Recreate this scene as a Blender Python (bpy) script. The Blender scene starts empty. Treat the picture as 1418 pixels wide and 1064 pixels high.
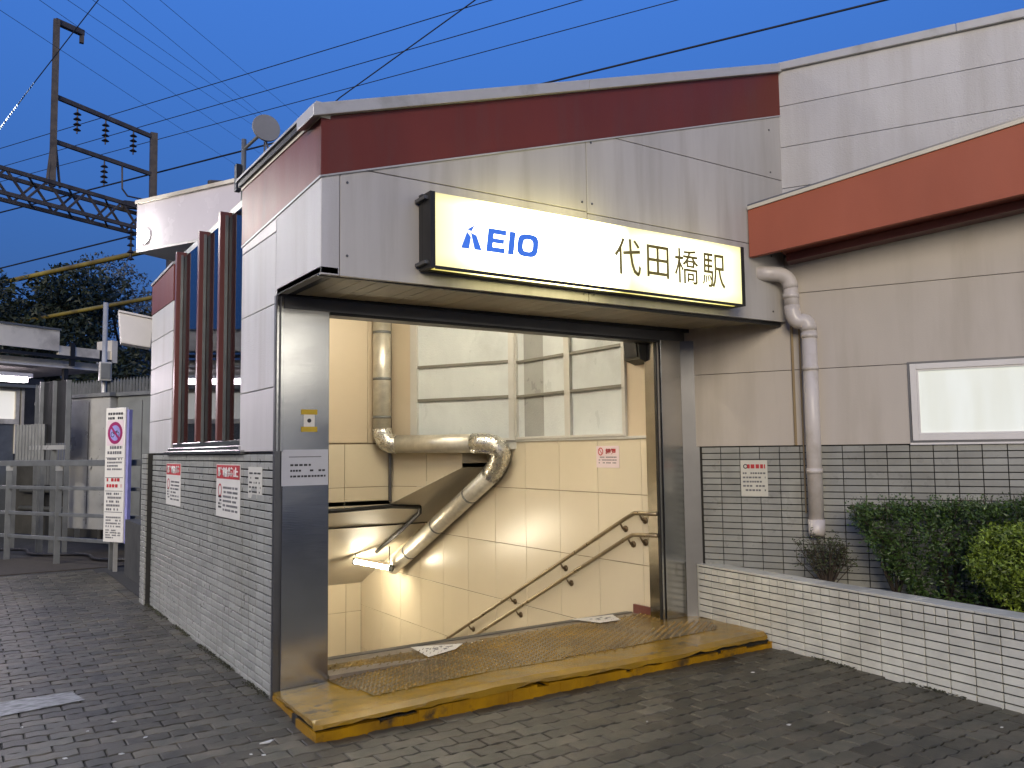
import bpy, bmesh, math, random
from mathutils import Vector, Matrix, noise
random.seed(7)
R = math.radians
sc = bpy.context.scene
COL = sc.collection

# ------------------------------------------------------------------ camera
cd = bpy.data.cameras.new('camera')
cd.sensor_width = 36.0
cd.lens = 36.0 * 1156.69 / 1418.0
cd.clip_start = 0.05
cd.clip_end = 600.0
cam = bpy.data.objects.new('camera', cd)
COL.objects.link(cam)
CAM = Vector((-1.715, -5.349, 1.55))
yaw, pit, rol = R(56.40372), R(4.51678), R(-0.70250)
fw = Vector((math.cos(yaw) * math.cos(pit), math.sin(yaw) * math.cos(pit), math.sin(pit)))
rt = Vector((math.sin(yaw), -math.cos(yaw), 0))
up = rt.cross(fw)
rt2 = rt * math.cos(rol) + up * math.sin(rol)
up2 = -rt * math.sin(rol) + up * math.cos(rol)
m = Matrix((rt2, up2, -fw)).transposed().to_4x4()
m.translation = CAM
cam.matrix_world = m
sc.camera = cam

# ------------------------------------------------------------------ sky, sun, exposure
w = bpy.data.worlds.new('World')
sc.world = w
w.use_nodes = True
nt = w.node_tree
nt.nodes.clear()
wo = nt.nodes.new('ShaderNodeOutputWorld')
bg = nt.nodes.new('ShaderNodeBackground')
sky = nt.nodes.new('ShaderNodeTexSky')
sky.sky_type = 'NISHITA'
sky.sun_disc = False
sky.sun_elevation = R(8.0)
sky.sun_rotation = R(213)
sky.air_density = 2.0
sky.dust_density = 0.3
sky.ozone_density = 8.0
tint = nt.nodes.new('ShaderNodeMix')
tint.data_type = 'RGBA'
tint.blend_type = 'MULTIPLY'
tint.inputs[0].default_value = 1.0
tint.inputs[7].default_value = (0.62, 0.52, 0.72, 1)
nt.links.new(sky.outputs[0], tint.inputs[6])
# a dusk dome: even deep blue, a little darker towards the horizon all round
even = nt.nodes.new('ShaderNodeMix')
even.data_type = 'RGBA'
even.inputs[0].default_value = 0.75
even.inputs[7].default_value = (0.125, 0.43, 1.50, 1)
nt.links.new(tint.outputs[2], even.inputs[6])
tc = nt.nodes.new('ShaderNodeTexCoord')
sx = nt.nodes.new('ShaderNodeSeparateXYZ')
nt.links.new(tc.outputs['Generated'], sx.inputs[0])
rmp = nt.nodes.new('ShaderNodeValToRGB')
rmp.color_ramp.elements[0].position = 0.0
rmp.color_ramp.elements[0].color = (0.30, 0.30, 0.32, 1)
rmp.color_ramp.elements[1].position = 0.5
rmp.color_ramp.elements[1].color = (1, 1, 1, 1)
nt.links.new(sx.outputs[2], rmp.inputs[0])
dome = nt.nodes.new('ShaderNodeMix')
dome.data_type = 'RGBA'
dome.blend_type = 'MULTIPLY'
dome.inputs[0].default_value = 1.0
nt.links.new(even.outputs[2], dome.inputs[6])
nt.links.new(rmp.outputs[0], dome.inputs[7])
nt.links.new(dome.outputs[2], bg.inputs[0])
bg.inputs[1].default_value = 0.15
nt.links.new(bg.outputs[0], wo.inputs[0])

sd = bpy.data.lights.new('sun', 'SUN')
sd.energy = 0.66
sd.angle = R(24)
sd.color = (1.0, 0.86, 0.66)
sun = bpy.data.objects.new('sun', sd)
COL.objects.link(sun)
SUN_DIR = Vector((-0.62, -0.70, 0.33)).normalized()      # from the scene towards the light
sun.rotation_euler = SUN_DIR.to_track_quat('Z', 'Y').to_euler()

sc.view_settings.view_transform = 'Standard'
sc.view_settings.look = 'None'
sc.view_settings.exposure = 1.6
sc.view_settings.gamma = 1.0
sc.view_settings.use_curve_mapping = False
sc.render.engine = 'CYCLES'
sc.cycles.use_denoising = True
sc.cycles.max_bounces = 8
sc.cycles.diffuse_bounces = 4
sc.cycles.transparent_max_bounces = 12
sc.cycles.sample_clamp_indirect = 4.0
sc.cycles.caustics_reflective = False
sc.cycles.caustics_refractive = False

# ------------------------------------------------------------------ materials
def mat(name, c, rough=0.5, metal=0.0, c2=None, var=0.35, scale=3.0, stretch=(1, 1, 1), rand=0.0, island=0.0,
        bump=0.0, bscale=40.0, bstretch=(1, 1, 1), spec=0.5, coat=0.0, dirt=None, dirt_amt=0.5, dirt_scale=1.5,
        dirt_stretch=(1, 1, 1), dirt_edge=(0.5, 0.65), rvar=0.1, sub=0.0):
    M = bpy.data.materials.new(name)
    M.use_nodes = True
    n = M.node_tree.nodes
    L = M.node_tree.links
    b = n['Principled BSDF']
    b.inputs['Metallic'].default_value = metal
    b.inputs['Specular IOR Level'].default_value = spec
    b.inputs['Coat Weight'].default_value = coat
    g = n.new('ShaderNodeNewGeometry')

    def nz(s, st, detail=4.0):
        mp = n.new('ShaderNodeMapping')
        mp.inputs['Scale'].default_value = st
        L.new(g.outputs['Position'], mp.inputs['Vector'])
        t = n.new('ShaderNodeTexNoise')
        t.inputs['Scale'].default_value = s
        t.inputs['Detail'].default_value = detail
        t.inputs['Roughness'].default_value = 0.6
        L.new(mp.outputs[0], t.inputs['Vector'])
        return t.outputs['Fac']
    f = nz(scale, stretch)
    if c2 is None:
        c2 = tuple(max(0, x * (1 - var)) for x in c)
    rp = n.new('ShaderNodeValToRGB')
    rp.color_ramp.elements[0].position = 0.3
    rp.color_ramp.elements[0].color = (*c2, 1)
    rp.color_ramp.elements[1].position = 0.7
    rp.color_ramp.elements[1].color = (*c, 1)
    L.new(f, rp.inputs[0])
    col = rp.outputs[0]
    if dirt:
        df = nz(dirt_scale, dirt_stretch, 6.0)
        r2 = n.new('ShaderNodeMapRange')
        r2.inputs['From Min'].default_value = dirt_edge[0]
        r2.inputs['From Max'].default_value = dirt_edge[1]
        r2.inputs['To Max'].default_value = dirt_amt
        L.new(df, r2.inputs[0])
        mx = n.new('ShaderNodeMix')
        mx.data_type = 'RGBA'
        mx.inputs[7].default_value = (*dirt, 1)
        L.new(r2.outputs[0], mx.inputs[0])
        L.new(col, mx.inputs[6])
        col = mx.outputs[2]
    for amt, src in ((rand, 'o'), (island, 'i')):
        if amt:
            if src == 'o':
                oi = n.new('ShaderNodeObjectInfo')
                so = oi.outputs['Random']
            else:
                so = g.outputs['Random Per Island']
            mr = n.new('ShaderNodeMapRange')
            mr.inputs['To Min'].default_value = 1 - amt
            mr.inputs['To Max'].default_value = 1 + amt
            L.new(so, mr.inputs[0])
            hv = n.new('ShaderNodeHueSaturation')
            L.new(mr.outputs[0], hv.inputs['Value'])
            L.new(col, hv.inputs['Color'])
            col = hv.outputs[0]
    L.new(col, b.inputs['Base Color'])
    mr = n.new('ShaderNodeMapRange')
    mr.inputs['To Min'].default_value = max(0.02, rough - rvar)
    mr.inputs['To Max'].default_value = min(1, rough + rvar)
    L.new(nz(scale * 2.3, stretch), mr.inputs[0])
    L.new(mr.outputs[0], b.inputs['Roughness'])
    if bump:
        bp = n.new('ShaderNodeBump')
        bp.inputs['Strength'].default_value = bump
        bp.inputs['Distance'].default_value = 0.004
        L.new(nz(bscale, bstretch, 3.0), bp.inputs['Height'])
        L.new(bp.outputs[0], b.inputs['Normal'])
    return M

def emit(name, c, s, var=0.0):
    M = bpy.data.materials.new(name)
    M.use_nodes = True
    b = M.node_tree.nodes['Principled BSDF']
    b.inputs['Base Color'].default_value = (0.6, 0.6, 0.58, 1)
    b.inputs['Emission Color'].default_value = (*c, 1)
    b.inputs['Emission Strength'].default_value = s
    return M

MT = {}
MT['paver'] = mat('paver_grey', (0.118, 0.100, 0.066), 0.42, c2=(0.052, 0.052, 0.036), spec=0.35, scale=4.5, rand=0.42, island=0.42, bump=0.6, bscale=160,
                  dirt=(0.035, 0.036, 0.032), dirt_amt=0.5, dirt_scale=0.9, dirt_edge=(0.42, 0.7), rvar=0.18)
MT['grout'] = mat('sand_joint', (0.035, 0.034, 0.03), 0.9, scale=20, bump=0.5, bscale=90)
MT['asphalt'] = mat('asphalt', (0.05, 0.05, 0.048), 0.85, scale=6, bump=0.6, bscale=120)
MT['soil'] = mat('soil', (0.05, 0.04, 0.028), 0.95, scale=8, bump=0.9, bscale=40)
MT['line'] = mat('worn_white_paint', (0.36, 0.36, 0.34), 0.6, c2=(0.075, 0.075, 0.07), scale=13, stretch=(1, 2.2, 1), bump=0.4, bscale=120)
MT['tile'] = mat('grey_wall_tile', (0.34, 0.345, 0.315), 0.32, rvar=0.18, scale=5, var=0.2, rand=0.10, island=0.10, bump=0.10, bscale=120,
                 dirt=(0.17, 0.16, 0.12), dirt_amt=0.55, dirt_scale=1.1, dirt_stretch=(1, 1, 0.5), dirt_edge=(0.5, 0.75))
MT['tile_pale'] = mat('pale_planter_tile', (0.67, 0.67, 0.60), 0.35, rvar=0.18, scale=5, var=0.18, rand=0.09, island=0.09, bump=0.10, bscale=120,
                      dirt=(0.28, 0.26, 0.2), dirt_amt=0.5, dirt_scale=1.4, dirt_stretch=(1, 1, 0.5), dirt_edge=(0.5, 0.75))
MT['joint'] = mat('dark_tile_joint', (0.028, 0.027, 0.024), 0.9, scale=10)
MT['panel'] = mat('off_white_panel', (0.57, 0.56, 0.55), 0.40, scale=1.6, var=0.12, stretch=(1, 1, 0.35), bump=1.0, bscale=95, rand=0.03,
                  dirt=(0.30, 0.27, 0.22), dirt_amt=0.38, dirt_scale=1.9, dirt_stretch=(2.4, 2.4, 0.22), dirt_edge=(0.46, 0.72))
MT['rib'] = mat('ribbed_off_white_panel', (0.55, 0.53, 0.52), 0.42, scale=2, var=0.15, stretch=(1, 1, 0.3), bump=0.8, bscale=16, bstretch=(3, 3, 0.02), rand=0.03)
MT['fascia'] = mat('grey_fascia_metal', (0.52, 0.50, 0.465), 0.34, scale=1.4, var=0.14, stretch=(1.5, 1.5, 0.3), bump=0.08, bscale=6, rand=0.04,
                   dirt=(0.25, 0.22, 0.17), dirt_amt=0.42, dirt_scale=2.4, dirt_stretch=(2.6, 2.6, 0.20), dirt_edge=(0.46, 0.74))
MT['wall'] = mat('beige_grey_render', (0.52, 0.475, 0.42), 0.6, scale=1.2, var=0.12, stretch=(1, 1, 0.5), bump=0.3, bscale=120, rand=0.03,
                 dirt=(0.30, 0.26, 0.20), dirt_amt=0.5, dirt_scale=1.6, dirt_stretch=(2.0, 2.0, 0.22), dirt_edge=(0.48, 0.76))
MT['maroon'] = mat('maroon_paint', (0.165, 0.034, 0.020), 0.42, spec=0.35, scale=2.2, var=0.18, stretch=(1, 1, 0.3), bump=0.25, bscale=90,
                   dirt=(0.12, 0.045, 0.035), dirt_amt=0.4, dirt_scale=3, dirt_stretch=(2, 2, 0.3))
MT['orange'] = mat('orange_brown_eave', (0.37, 0.105, 0.06), 0.6, scale=2.2, var=0.12, stretch=(1, 1, 0.3), bump=0.2, bscale=90, spec=0.25)  # eave tone, brighter and more orange than the maroon bands
MT['maroon_fin'] = mat('brown_maroon_metal', (0.15, 0.05, 0.042), 0.32, scale=3, var=0.2, stretch=(1, 1, .2))
MT['cap'] = mat('pale_coping_metal', (0.5, 0.5, 0.5), 0.4, scale=3, var=0.15, dirt=(0.2, 0.19, 0.16), dirt_amt=.5, dirt_scale=3)
MT['cream'] = mat('cream_trim', (0.62, 0.58, 0.46), 0.45, scale=4, var=0.15)
MT['steel'] = mat('brushed_steel', (0.60, 0.595, 0.57), 0.17, 1.0, scale=1.2, var=0.2, stretch=(1, 1, 2.5), bump=0.05, bscale=14, bstretch=(0.4, 0.4, 20), rvar=0.07)
MT['steel_dark'] = mat('dark_steel', (0.17, 0.17, 0.17), 0.4, 0.9, scale=2, var=0.2)
MT['black'] = mat('black_metal', (0.025, 0.025, 0.025), 0.45, 0.3, scale=3)
MT['soffit'] = mat('soffit_plank', (0.40, 0.36, 0.27), 0.5, scale=3, var=0.15, rand=0.08)
MT['hall'] = mat('beige_hall_tile', (0.65, 0.575, 0.43), 0.26, rvar=0.02, scale=1.3, var=0.06, rand=0.035, bump=0.04, bscale=8)
MT['halljoint'] = mat('brown_joint', (0.26, 0.20, 0.13), 0.8)
MT['hallpanel'] = mat('beige_hall_panel', (0.60, 0.50, 0.36), 0.4, scale=1.2, var=0.08)
MT['ceil'] = mat('hall_ceiling', (0.52, 0.47, 0.37), 0.5, scale=2, var=0.08)
MT['floor'] = mat('landing_floor', (0.22, 0.18, 0.13), 0.45, scale=8, bump=0.4, bscale=120)
MT['yellow'] = mat('worn_yellow_paint', (0.38, 0.20, 0.004), 0.38, c2=(0.20, 0.10, 0.006), spec=0.3, scale=4, bump=0.6, bscale=60,
                   dirt=(0.05, 0.035, 0.02), dirt_amt=0.92, dirt_scale=6.0, dirt_edge=(0.54, 0.66))
MT['yellow_worn'] = mat('trodden_yellow_paint', (0.33, 0.185, 0.006), 0.20, c2=(0.17, 0.10, 0.010), spec=0.5, scale=3.2, bump=0.5, bscale=70, dirt=(0.05, 0.035, 0.02), dirt_amt=0.8, dirt_scale=5.0, dirt_edge=(0.60, 0.72))
MT['tread'] = mat('brown_worn_tread', (0.25, 0.15, 0.018), 0.20, c2=(0.11, 0.068, 0.014), spec=0.5, scale=5, bump=0.4, bscale=90,
                  dirt=(0.10, 0.075, 0.045), dirt_amt=0.6, dirt_scale=3)
MT['alu'] = mat('window_aluminium', (0.62, 0.61, 0.57), 0.35, 0.2, scale=4, var=.1)
MT['transom'] = mat('grey_transom', (0.22, 0.21, 0.18), 0.45, 0.2, scale=4, var=.15)
MT['whiteframe'] = mat('white_frame', (0.72, 0.70, 0.68), 0.4, scale=4, var=.1)
MT['duct'] = mat('lagging_foil', (0.74, 0.70, 0.60), 0.40, 0.55, scale=10, var=0.25, bump=0.35, bscale=30)
MT['foil'] = mat('crinkled_foil', (0.82, 0.80, 0.73), 0.28, 0.85, scale=14, var=0.3, bump=1.0, bscale=45)
MT['pipe'] = mat('pale_drain_plastic', (0.62, 0.58, 0.55), 0.35, scale=4, var=0.14, stretch=(1, 1, .3), dirt=(.3, .26, .2), dirt_amt=.4, dirt_scale=4)
MT['rail'] = mat('bronze_rail', (0.40, 0.32, 0.20), 0.3, 0.7, scale=4)
MT['bracket'] = mat('rail_bracket', (0.16, 0.11, 0.06), 0.4, 0.5)
MT['cable'] = mat('black_cable', (0.012, 0.012, 0.014), 0.5)
MT['paper'] = mat('notice_paper', (0.70, 0.68, 0.62), 0.45, scale=5, var=0.07)
MT['paper_old'] = mat('faded_notice_paper', (0.58, 0.57, 0.50), 0.5, scale=5, var=0.1)
MT['paper_pink'] = mat('pinkish_notice_paper', (0.70, 0.58, 0.60), 0.45, scale=5, var=0.07)
MT['paper_blue'] = mat('bluish_notice_paper', (0.50, 0.51, 0.54), 0.35, scale=5, var=0.1)
MT['red'] = mat('print_red', (0.55, 0.035, 0.04), 0.5)
MT['purple'] = mat('print_purple', (0.33, 0.02, 0.12), 0.5)
MT['blueprint'] = mat('print_pale_blue', (0.30, 0.30, 0.62), 0.5)
MT['ink'] = mat('print_black', (0.035, 0.035, 0.04), 0.55)
MT['inkgrey'] = mat('print_grey', (0.16, 0.16, 0.17), 0.55)
MT['yellowprint'] = mat('print_yellow', (0.60, 0.42, 0.03), 0.5)
MT['galv'] = mat('galvanised_steel', (0.17, 0.178, 0.175), 0.5, 0.3, scale=5, var=0.3)
MT['galvlight'] = mat('pale_cabinet_metal', (0.42, 0.42, 0.40), 0.30, 0.2, scale=1.6, var=0.2, dirt=(.2, .19, .16), dirt_amt=.4, bump=.1, bscale=5)
MT['cabinet'] = mat('grey_cabinet_metal', (0.20, 0.21, 0.20), 0.45, 0.1, scale=1.6, var=0.2, dirt=(.1, .1, .09), dirt_amt=.5)
MT['truss'] = mat('rusty_truss_steel', (0.13, 0.11, 0.09), 0.6, 0.1, c2=(0.05, 0.042, 0.036), scale=3)
MT['wire'] = mat('wire_dark', (0.02, 0.022, 0.028), 0.6)
MT['wire_thin'] = mat('wire_greyish', (0.05, 0.06, 0.08), 0.6)
MT['wire_yellow'] = mat('yellow_cable_sleeve', (0.42, 0.33, 0.06), 0.5, c2=(0.14, 0.10, 0.03), scale=0.8)
MT['insul'] = mat('insulator_ceramic', (0.05, 0.04, 0.035), 0.3)
MT['dish'] = mat('dish_grey', (0.24, 0.24, 0.24), 0.5, scale=6, var=.12)
MT['roofwhite'] = mat('white_eave_panel', (0.62, 0.58, 0.60), 0.25, scale=1.2, var=0.12, bump=0.5, bscale=2.2)
MT['leaf_dark'] = mat('hedge_leaf', (0.065, 0.12, 0.022), 0.42, c2=(0.025, 0.05, 0.012), scale=7, island=0.5)
MT['leaf_light'] = mat('bright_leaf', (0.22, 0.30, 0.03), 0.45, c2=(0.08, 0.13, 0.018), scale=9, island=0.45)
MT['leaf_dry'] = mat('dry_leaf', (0.055, 0.075, 0.025), 0.7, c2=(0.03, 0.038, 0.016), scale=9, island=0.5)
MT['leaf_tree'] = mat('tree_leaf', (0.035, 0.05, 0.028), 0.55, c2=(0.018, 0.027, 0.016), scale=1.2, island=0.5)
MT['leaf_blue'] = mat('grey_tree_leaf', (0.12, 0.15, 0.17), 0.5, c2=(0.06, 0.075, 0.085), scale=1.2, island=0.5)
MT['bark'] = mat('bark', (0.06, 0.045, 0.032), 0.9, scale=9, bump=.8, bscale=30)
MT['litter'] = mat('litter_white', (0.7, 0.7, 0.66), 0.7)
MT['speaker'] = mat('speaker_olive', (0.07, 0.065, 0.045), 0.5)
MT['concrete'] = mat('concrete', (0.20, 0.19, 0.17), 0.85, scale=2.5, bump=.4, bscale=60, dirt=(.1, .09, .07), dirt_amt=.5)
MT['darkwall'] = mat('dark_concrete', (0.06, 0.06, 0.055), 0.8, c2=(0.03, 0.03, 0.028), scale=2.5, bump=.5, bscale=50)  # toned darker than the plain concrete
MT['moss'] = mat('moss', (0.06, 0.06, 0.03), 0.95, c2=(0.03, 0.03, 0.018), scale=12, island=.4)
MT['stain'] = mat('ochre_conduit', (0.33, 0.25, 0.14), 0.6, scale=3, var=.25, stretch=(1, 1, .3))
MT['creamroof'] = mat('cream_roof_board', (0.72, 0.67, 0.56), 0.5, scale=2, var=.15, dirt=(.2, .17, .13), dirt_amt=.5)
MT['lamp'] = emit('lamp_tube', (1.0, 0.90, 0.71), 33)
MT['lamp_stairs'] = emit('stair_lamp_tube', (1.0, 0.88, 0.66), 40)
MT['lamp_cool'] = emit('cool_tube', (1.0, 0.86, 0.95), 14)
MT['litwindow'] = emit('lit_frosted_window', (0.80, 0.86, 0.76), 0.17)
MT['farwindow'] = emit('far_lit_window', (0.85, 0.80, 0.70), 0.22)
MT['glowstrip'] = emit('added_glow_strip', (1.0, 0.95, 0.85), 2.2)
MT['eave_glint'] = emit('eave_glint_glow', (1, .97, .95), 40)
MT['led'] = emit('led_string', (0.85, 0.95, 1.0), 1.6)
MT['streetlamp'] = emit('street_lamp_glow', (1.0, 0.94, 0.87), 125)

def sign_face_mat():
    M = bpy.data.materials.new('sign_face')
    M.use_nodes = True
    n = M.node_tree.nodes
    L = M.node_tree.links
    b = n['Principled BSDF']
    b.inputs['Base Color'].default_value = (0.7, 0.69, 0.6, 1)
    b.inputs['Roughness'].default_value = 0.35
    g = n.new('ShaderNodeNewGeometry')
    sp = n.new('ShaderNodeSeparateXYZ')
    L.new(g.outputs['Position'], sp.inputs[0])
    rp = n.new('ShaderNodeValToRGB')
    mr = n.new('ShaderNodeMapRange')
    mr.inputs['From Min'].default_value = 0.65
    mr.inputs['From Max'].default_value = 3.40
    L.new(sp.outputs[0], mr.inputs[0])
    L.new(mr.outputs[0], rp.inputs[0])
    # tubes end near the ends and at the joint of the two panels: dimmer, yellower there
    els = [(0.0, (0.19, 0.175, 0.05)), (0.05, (0.26, 0.245, 0.12)), (0.10, (0.46, 0.44, 0.29)), (0.16, (1.6, 1.56, 1.2)), (0.45, (2.6, 2.55, 2.2)), (0.53, (1.0, 0.97, 0.7)),
           (0.575, (0.26, 0.25, 0.115)), (0.65, (0.40, 0.385, 0.24)), (0.78, (0.60, 0.58, 0.42)), (0.93, (0.38, 0.365, 0.20)), (1.0, (0.19, 0.175, 0.045))]
    cr = rp.color_ramp
    while len(cr.elements) < len(els):
        cr.elements.new(0.5)
    for e, (p, c) in zip(cr.elements, els):
        e.position = p
        e.color = (*c, 1)
    mz = n.new('ShaderNodeValToRGB')
    mr2 = n.new('ShaderNodeMapRange')
    mr2.inputs['From Min'].default_value = 2.68
    mr2.inputs['From Max'].default_value = 3.12
    L.new(sp.outputs[2], mr2.inputs[0])
    L.new(mr2.outputs[0], mz.inputs[0])
    for k, (p, c) in enumerate([(0.0, (0.8, 0.72, 0.40)), (0.16, (0.95, 0.95, 0.92)), (0.86, (1, 1, 1)), (1.0, (0.62, 0.55, 0.22))]):
        e = mz.color_ramp.elements[k] if k < 2 else mz.color_ramp.elements.new(p)
        e.position = p
        e.color = (*c, 1)
    mx = n.new('ShaderNodeMix')
    mx.data_type = 'RGBA'
    mx.blend_type = 'MULTIPLY'
    mx.inputs[0].default_value = 1
    L.new(rp.outputs[0], mx.inputs[6])
    L.new(mz.outputs[0], mx.inputs[7])
    L.new(mx.outputs[2], b.inputs['Emission Color'])
    b.inputs['Emission Strength'].default_value = SIGN_STRENGTH
    return M
SIGN_STRENGTH = 1.6
MT['sign'] = sign_face_mat()
MT['logo_blue'] = mat('logo_blue_film', (0.05, 0.16, 0.55), 0.4)
MT['logo_blue'].node_tree.nodes['Principled BSDF'].inputs['Emission Color'].default_value = (0.02, 0.10, 0.50, 1)
MT['logo_blue'].node_tree.nodes['Principled BSDF'].inputs['Emission Strength'].default_value = 0.33
MT['kanji'] = mat('dark_olive_film', (0.11, 0.09, 0.025), 0.4)

def litwin():
    M = MT['litwindow']
    n = M.node_tree.nodes
    L = M.node_tree.links
    b = n['Principled BSDF']
    b.inputs['Roughness'].default_value = 0.25
    g = n.new('ShaderNodeNewGeometry')
    mp = n.new('ShaderNodeMapping')
    mp.inputs['Scale'].default_value = (3.2, 3.2, 0.5)
    t = n.new('ShaderNodeTexNoise')
    t.inputs['Scale'].default_value = 2.2
    t.inputs['Detail'].default_value = 6
    rp = n.new('ShaderNodeValToRGB')
    rp.color_ramp.elements[0].position = .32
    rp.color_ramp.elements[0].color = (0.70, 0.76, 0.64, 1)
    rp.color_ramp.elements[1].position = .62
    rp.color_ramp.elements[1].color = (0.84, 0.92, 0.86, 1)
    L.new(g.outputs['Position'], mp.inputs['Vector'])
    L.new(mp.outputs[0], t.inputs['Vector'])
    L.new(t.outputs['Fac'], rp.inputs[0])
    L.new(rp.outputs[0], b.inputs['Emission Color'])
litwin()

for k_, c_ in (('kanji', (0.16, 0.125, 0.03)),):
    b_ = MT[k_].node_tree.nodes['Principled BSDF']
    b_.inputs['Emission Color'].default_value = (*c_, 1)
    b_.inputs['Emission Strength'].default_value = 0.15

def glass_mat(name, tintc, refl=0.5, rough=0.03):
    M = bpy.data.materials.new(name)
    M.use_nodes = True
    n = M.node_tree.nodes
    L = M.node_tree.links
    n.clear()
    out = n.new('ShaderNodeOutputMaterial')
    tr = n.new('ShaderNodeBsdfTransparent')
    tr.inputs[0].default_value = (*tintc, 1)
    gl = n.new('ShaderNodeBsdfGlossy')
    gl.inputs['Roughness'].default_value = rough
    gl.inputs[0].default_value = (0.9, 0.92, 0.95, 1)
    lw = n.new('ShaderNodeFresnel')
    lw.inputs[0].default_value = 1.5
    mm = n.new('ShaderNodeMath')
    mm.operation = 'MULTIPLY_ADD'
    mm.inputs[1].default_value = 1.0
    mm.inputs[2].default_value = refl
    mm.use_clamp = True
    L.new(lw.outputs[0], mm.inputs[0])
    mx = n.new('ShaderNodeMixShader')
    L.new(mm.outputs[0], mx.inputs[0])
    L.new(tr.outputs[0], mx.inputs[1])
    L.new(gl.outputs[0], mx.inputs[2])
    L.new(mx.outputs[0], out.inputs[0])
    return M
MT['glass'] = glass_mat('window_glass', (0.80, 0.83, 0.82), 0.08)

def frosted_mat():
    M = mat('frosted_glass', (0.68, 0.72, 0.72), 0.30, scale=1.8, c2=(0.55, 0.59, 0.60), bump=0.9, bscale=60, stretch=(1, 1, 0.6),
            dirt=(0.40, 0.42, 0.42), dirt_amt=0.45, dirt_scale=0.9, dirt_edge=(0.5, 0.62))
    return M
MT['frost'] = frosted_mat()
MT['frost_shade'] = mat('frosted_glass_pillar_shade', (0.36, 0.37, 0.36), 0.3, scale=2, var=.25, bump=0.9, bscale=60)  # darker copy of the frosted glass, painted shade of a pillar behind it

# ------------------------------------------------------------------ mesh helpers
class MB:
    def __init__(s):
        s.v = []
        s.f = []

    def box(s, x0, x1, y0, y1, z0, z1):
        i = len(s.v)
        s.v += [(x, y, z) for z in (z0, z1) for y in (y0, y1) for x in (x0, x1)]
        s.f += [(i, i + 2, i + 3, i + 1), (i + 4, i + 5, i + 7, i + 6), (i, i + 1, i + 5, i + 4), (i + 2, i + 6, i + 7, i + 3), (i, i + 4, i + 6, i + 2), (i + 1, i + 3, i + 7, i + 5)]
        return s

    def prism(s, pts, d, inset=0.0):
        """closed polygon pts (3D) extruded by vector d"""
        n = len(pts)
        i = len(s.v)
        d = Vector(d)
        P = [Vector(p) for p in pts]
        s.v += [tuple(p) for p in P] + [tuple(p + d) for p in P]
        s.f += [tuple(range(i, i + n)), tuple(range(i + 2 * n - 1, i + n - 1, -1))]
        for k in range(n):
            k2 = (k + 1) % n
            s.f.append((i + k, i + k2, i + n + k2, i + n + k))
        return s

    def tube(s, pts, r, n=8, caps=True, radii=None):
        P = [Vector(p) for p in pts]
        i0 = len(s.v)
        prev = None
        for k, p in enumerate(P):
            if k == 0:
                t = P[1] - P[0]
            elif k == len(P) - 1:
                t = P[-1] - P[-2]
            else:
                t = (P[k + 1] - p).normalized() + (p - P[k - 1]).normalized()
            t.normalize()
            if prev is None:
                a = t.orthogonal().normalized()
            else:
                a = (prev - t * prev.dot(t))
                a = a.normalized() if a.length > 1e-6 else t.orthogonal().normalized()
            prev = a
            b = t.cross(a)
            rr = radii[k] if radii else r
            for j in range(n):
                q = 2 * math.pi * j / n
                s.v.append(tuple(p + (a * math.cos(q) + b * math.sin(q)) * rr))
        for k in range(len(P) - 1):
            for j in range(n):
                j2 = (j + 1) % n
                s.f.append((i0 + k * n + j, i0 + k * n + j2, i0 + (k + 1) * n + j2, i0 + (k + 1) * n + j))
        if caps:
            s.f.append(tuple(i0 + j for j in range(n - 1, -1, -1)))
            e = i0 + (len(P) - 1) * n
            s.f.append(tuple(e + j for j in range(n)))
        return s

    def bar(s, a, b, wd, ht, upv=(0, 0, 1)):
        """rectangular bar from a to b"""
        a, b = Vector(a), Vector(b)
        t = (b - a).normalized()
        u = Vector(upv)
        sd_ = t.cross(u)
        if sd_.length < 1e-5:
            sd_ = t.orthogonal()
        sd_.normalize()
        u = sd_.cross(t)
        q = [a + sd_ * (sx * wd / 2) + u * (sy * ht / 2) for sx, sy in ((-1, -1), (1, -1), (1, 1), (-1, 1))]
        return s.prism(q, b - a)

    def mesh(s, name, smooth=False, bevel=0.0, fix=True):
        me = bpy.data.meshes.new(name)
        me.from_pydata(s.v, [], s.f)
        if fix or bevel:
            bm = bmesh.new()
            bm.from_mesh(me)
            bmesh.ops.recalc_face_normals(bm, faces=bm.faces)
            if bevel:
                eds = [e for e in bm.edges if len(e.link_faces) == 2 and e.calc_face_angle(0) > 0.6]
                bmesh.ops.bevel(bm, geom=eds, offset=bevel, segments=2, affect='EDGES', profile=0.6, clamp_overlap=True)
            bm.to_mesh(me)
            bm.free()
        if smooth:
            for p in me.polygons:
                p.use_smooth = True
        me.update()
        return me

def thing(name, label, cat, loc=(0, 0, 0), group=None):
    o = bpy.data.objects.new(name, None)
    o.empty_display_size = 0.2
    COL.objects.link(o)
    o.location = loc
    o['label'] = label
    o['category'] = cat
    if group:
        o['group'] = group
    return o

def part(name, mb, mt, parent, smooth=False, bevel=0.0, label=None, kind=None):
    """a mesh in world coordinates made a child"""
    me = mb if isinstance(mb, bpy.types.Mesh) else mb.mesh(name, smooth, bevel)
    if not me.materials:
        me.materials.append(MT[mt])
    o = bpy.data.objects.new(name, me)
    COL.objects.link(o)
    if parent is not None:
        o.parent = parent
        if parent.type == 'EMPTY':
            o.location = -Vector(parent.location)
    if label:
        o['label'] = label
    if kind:
        o['kind'] = kind
    return o

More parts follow.
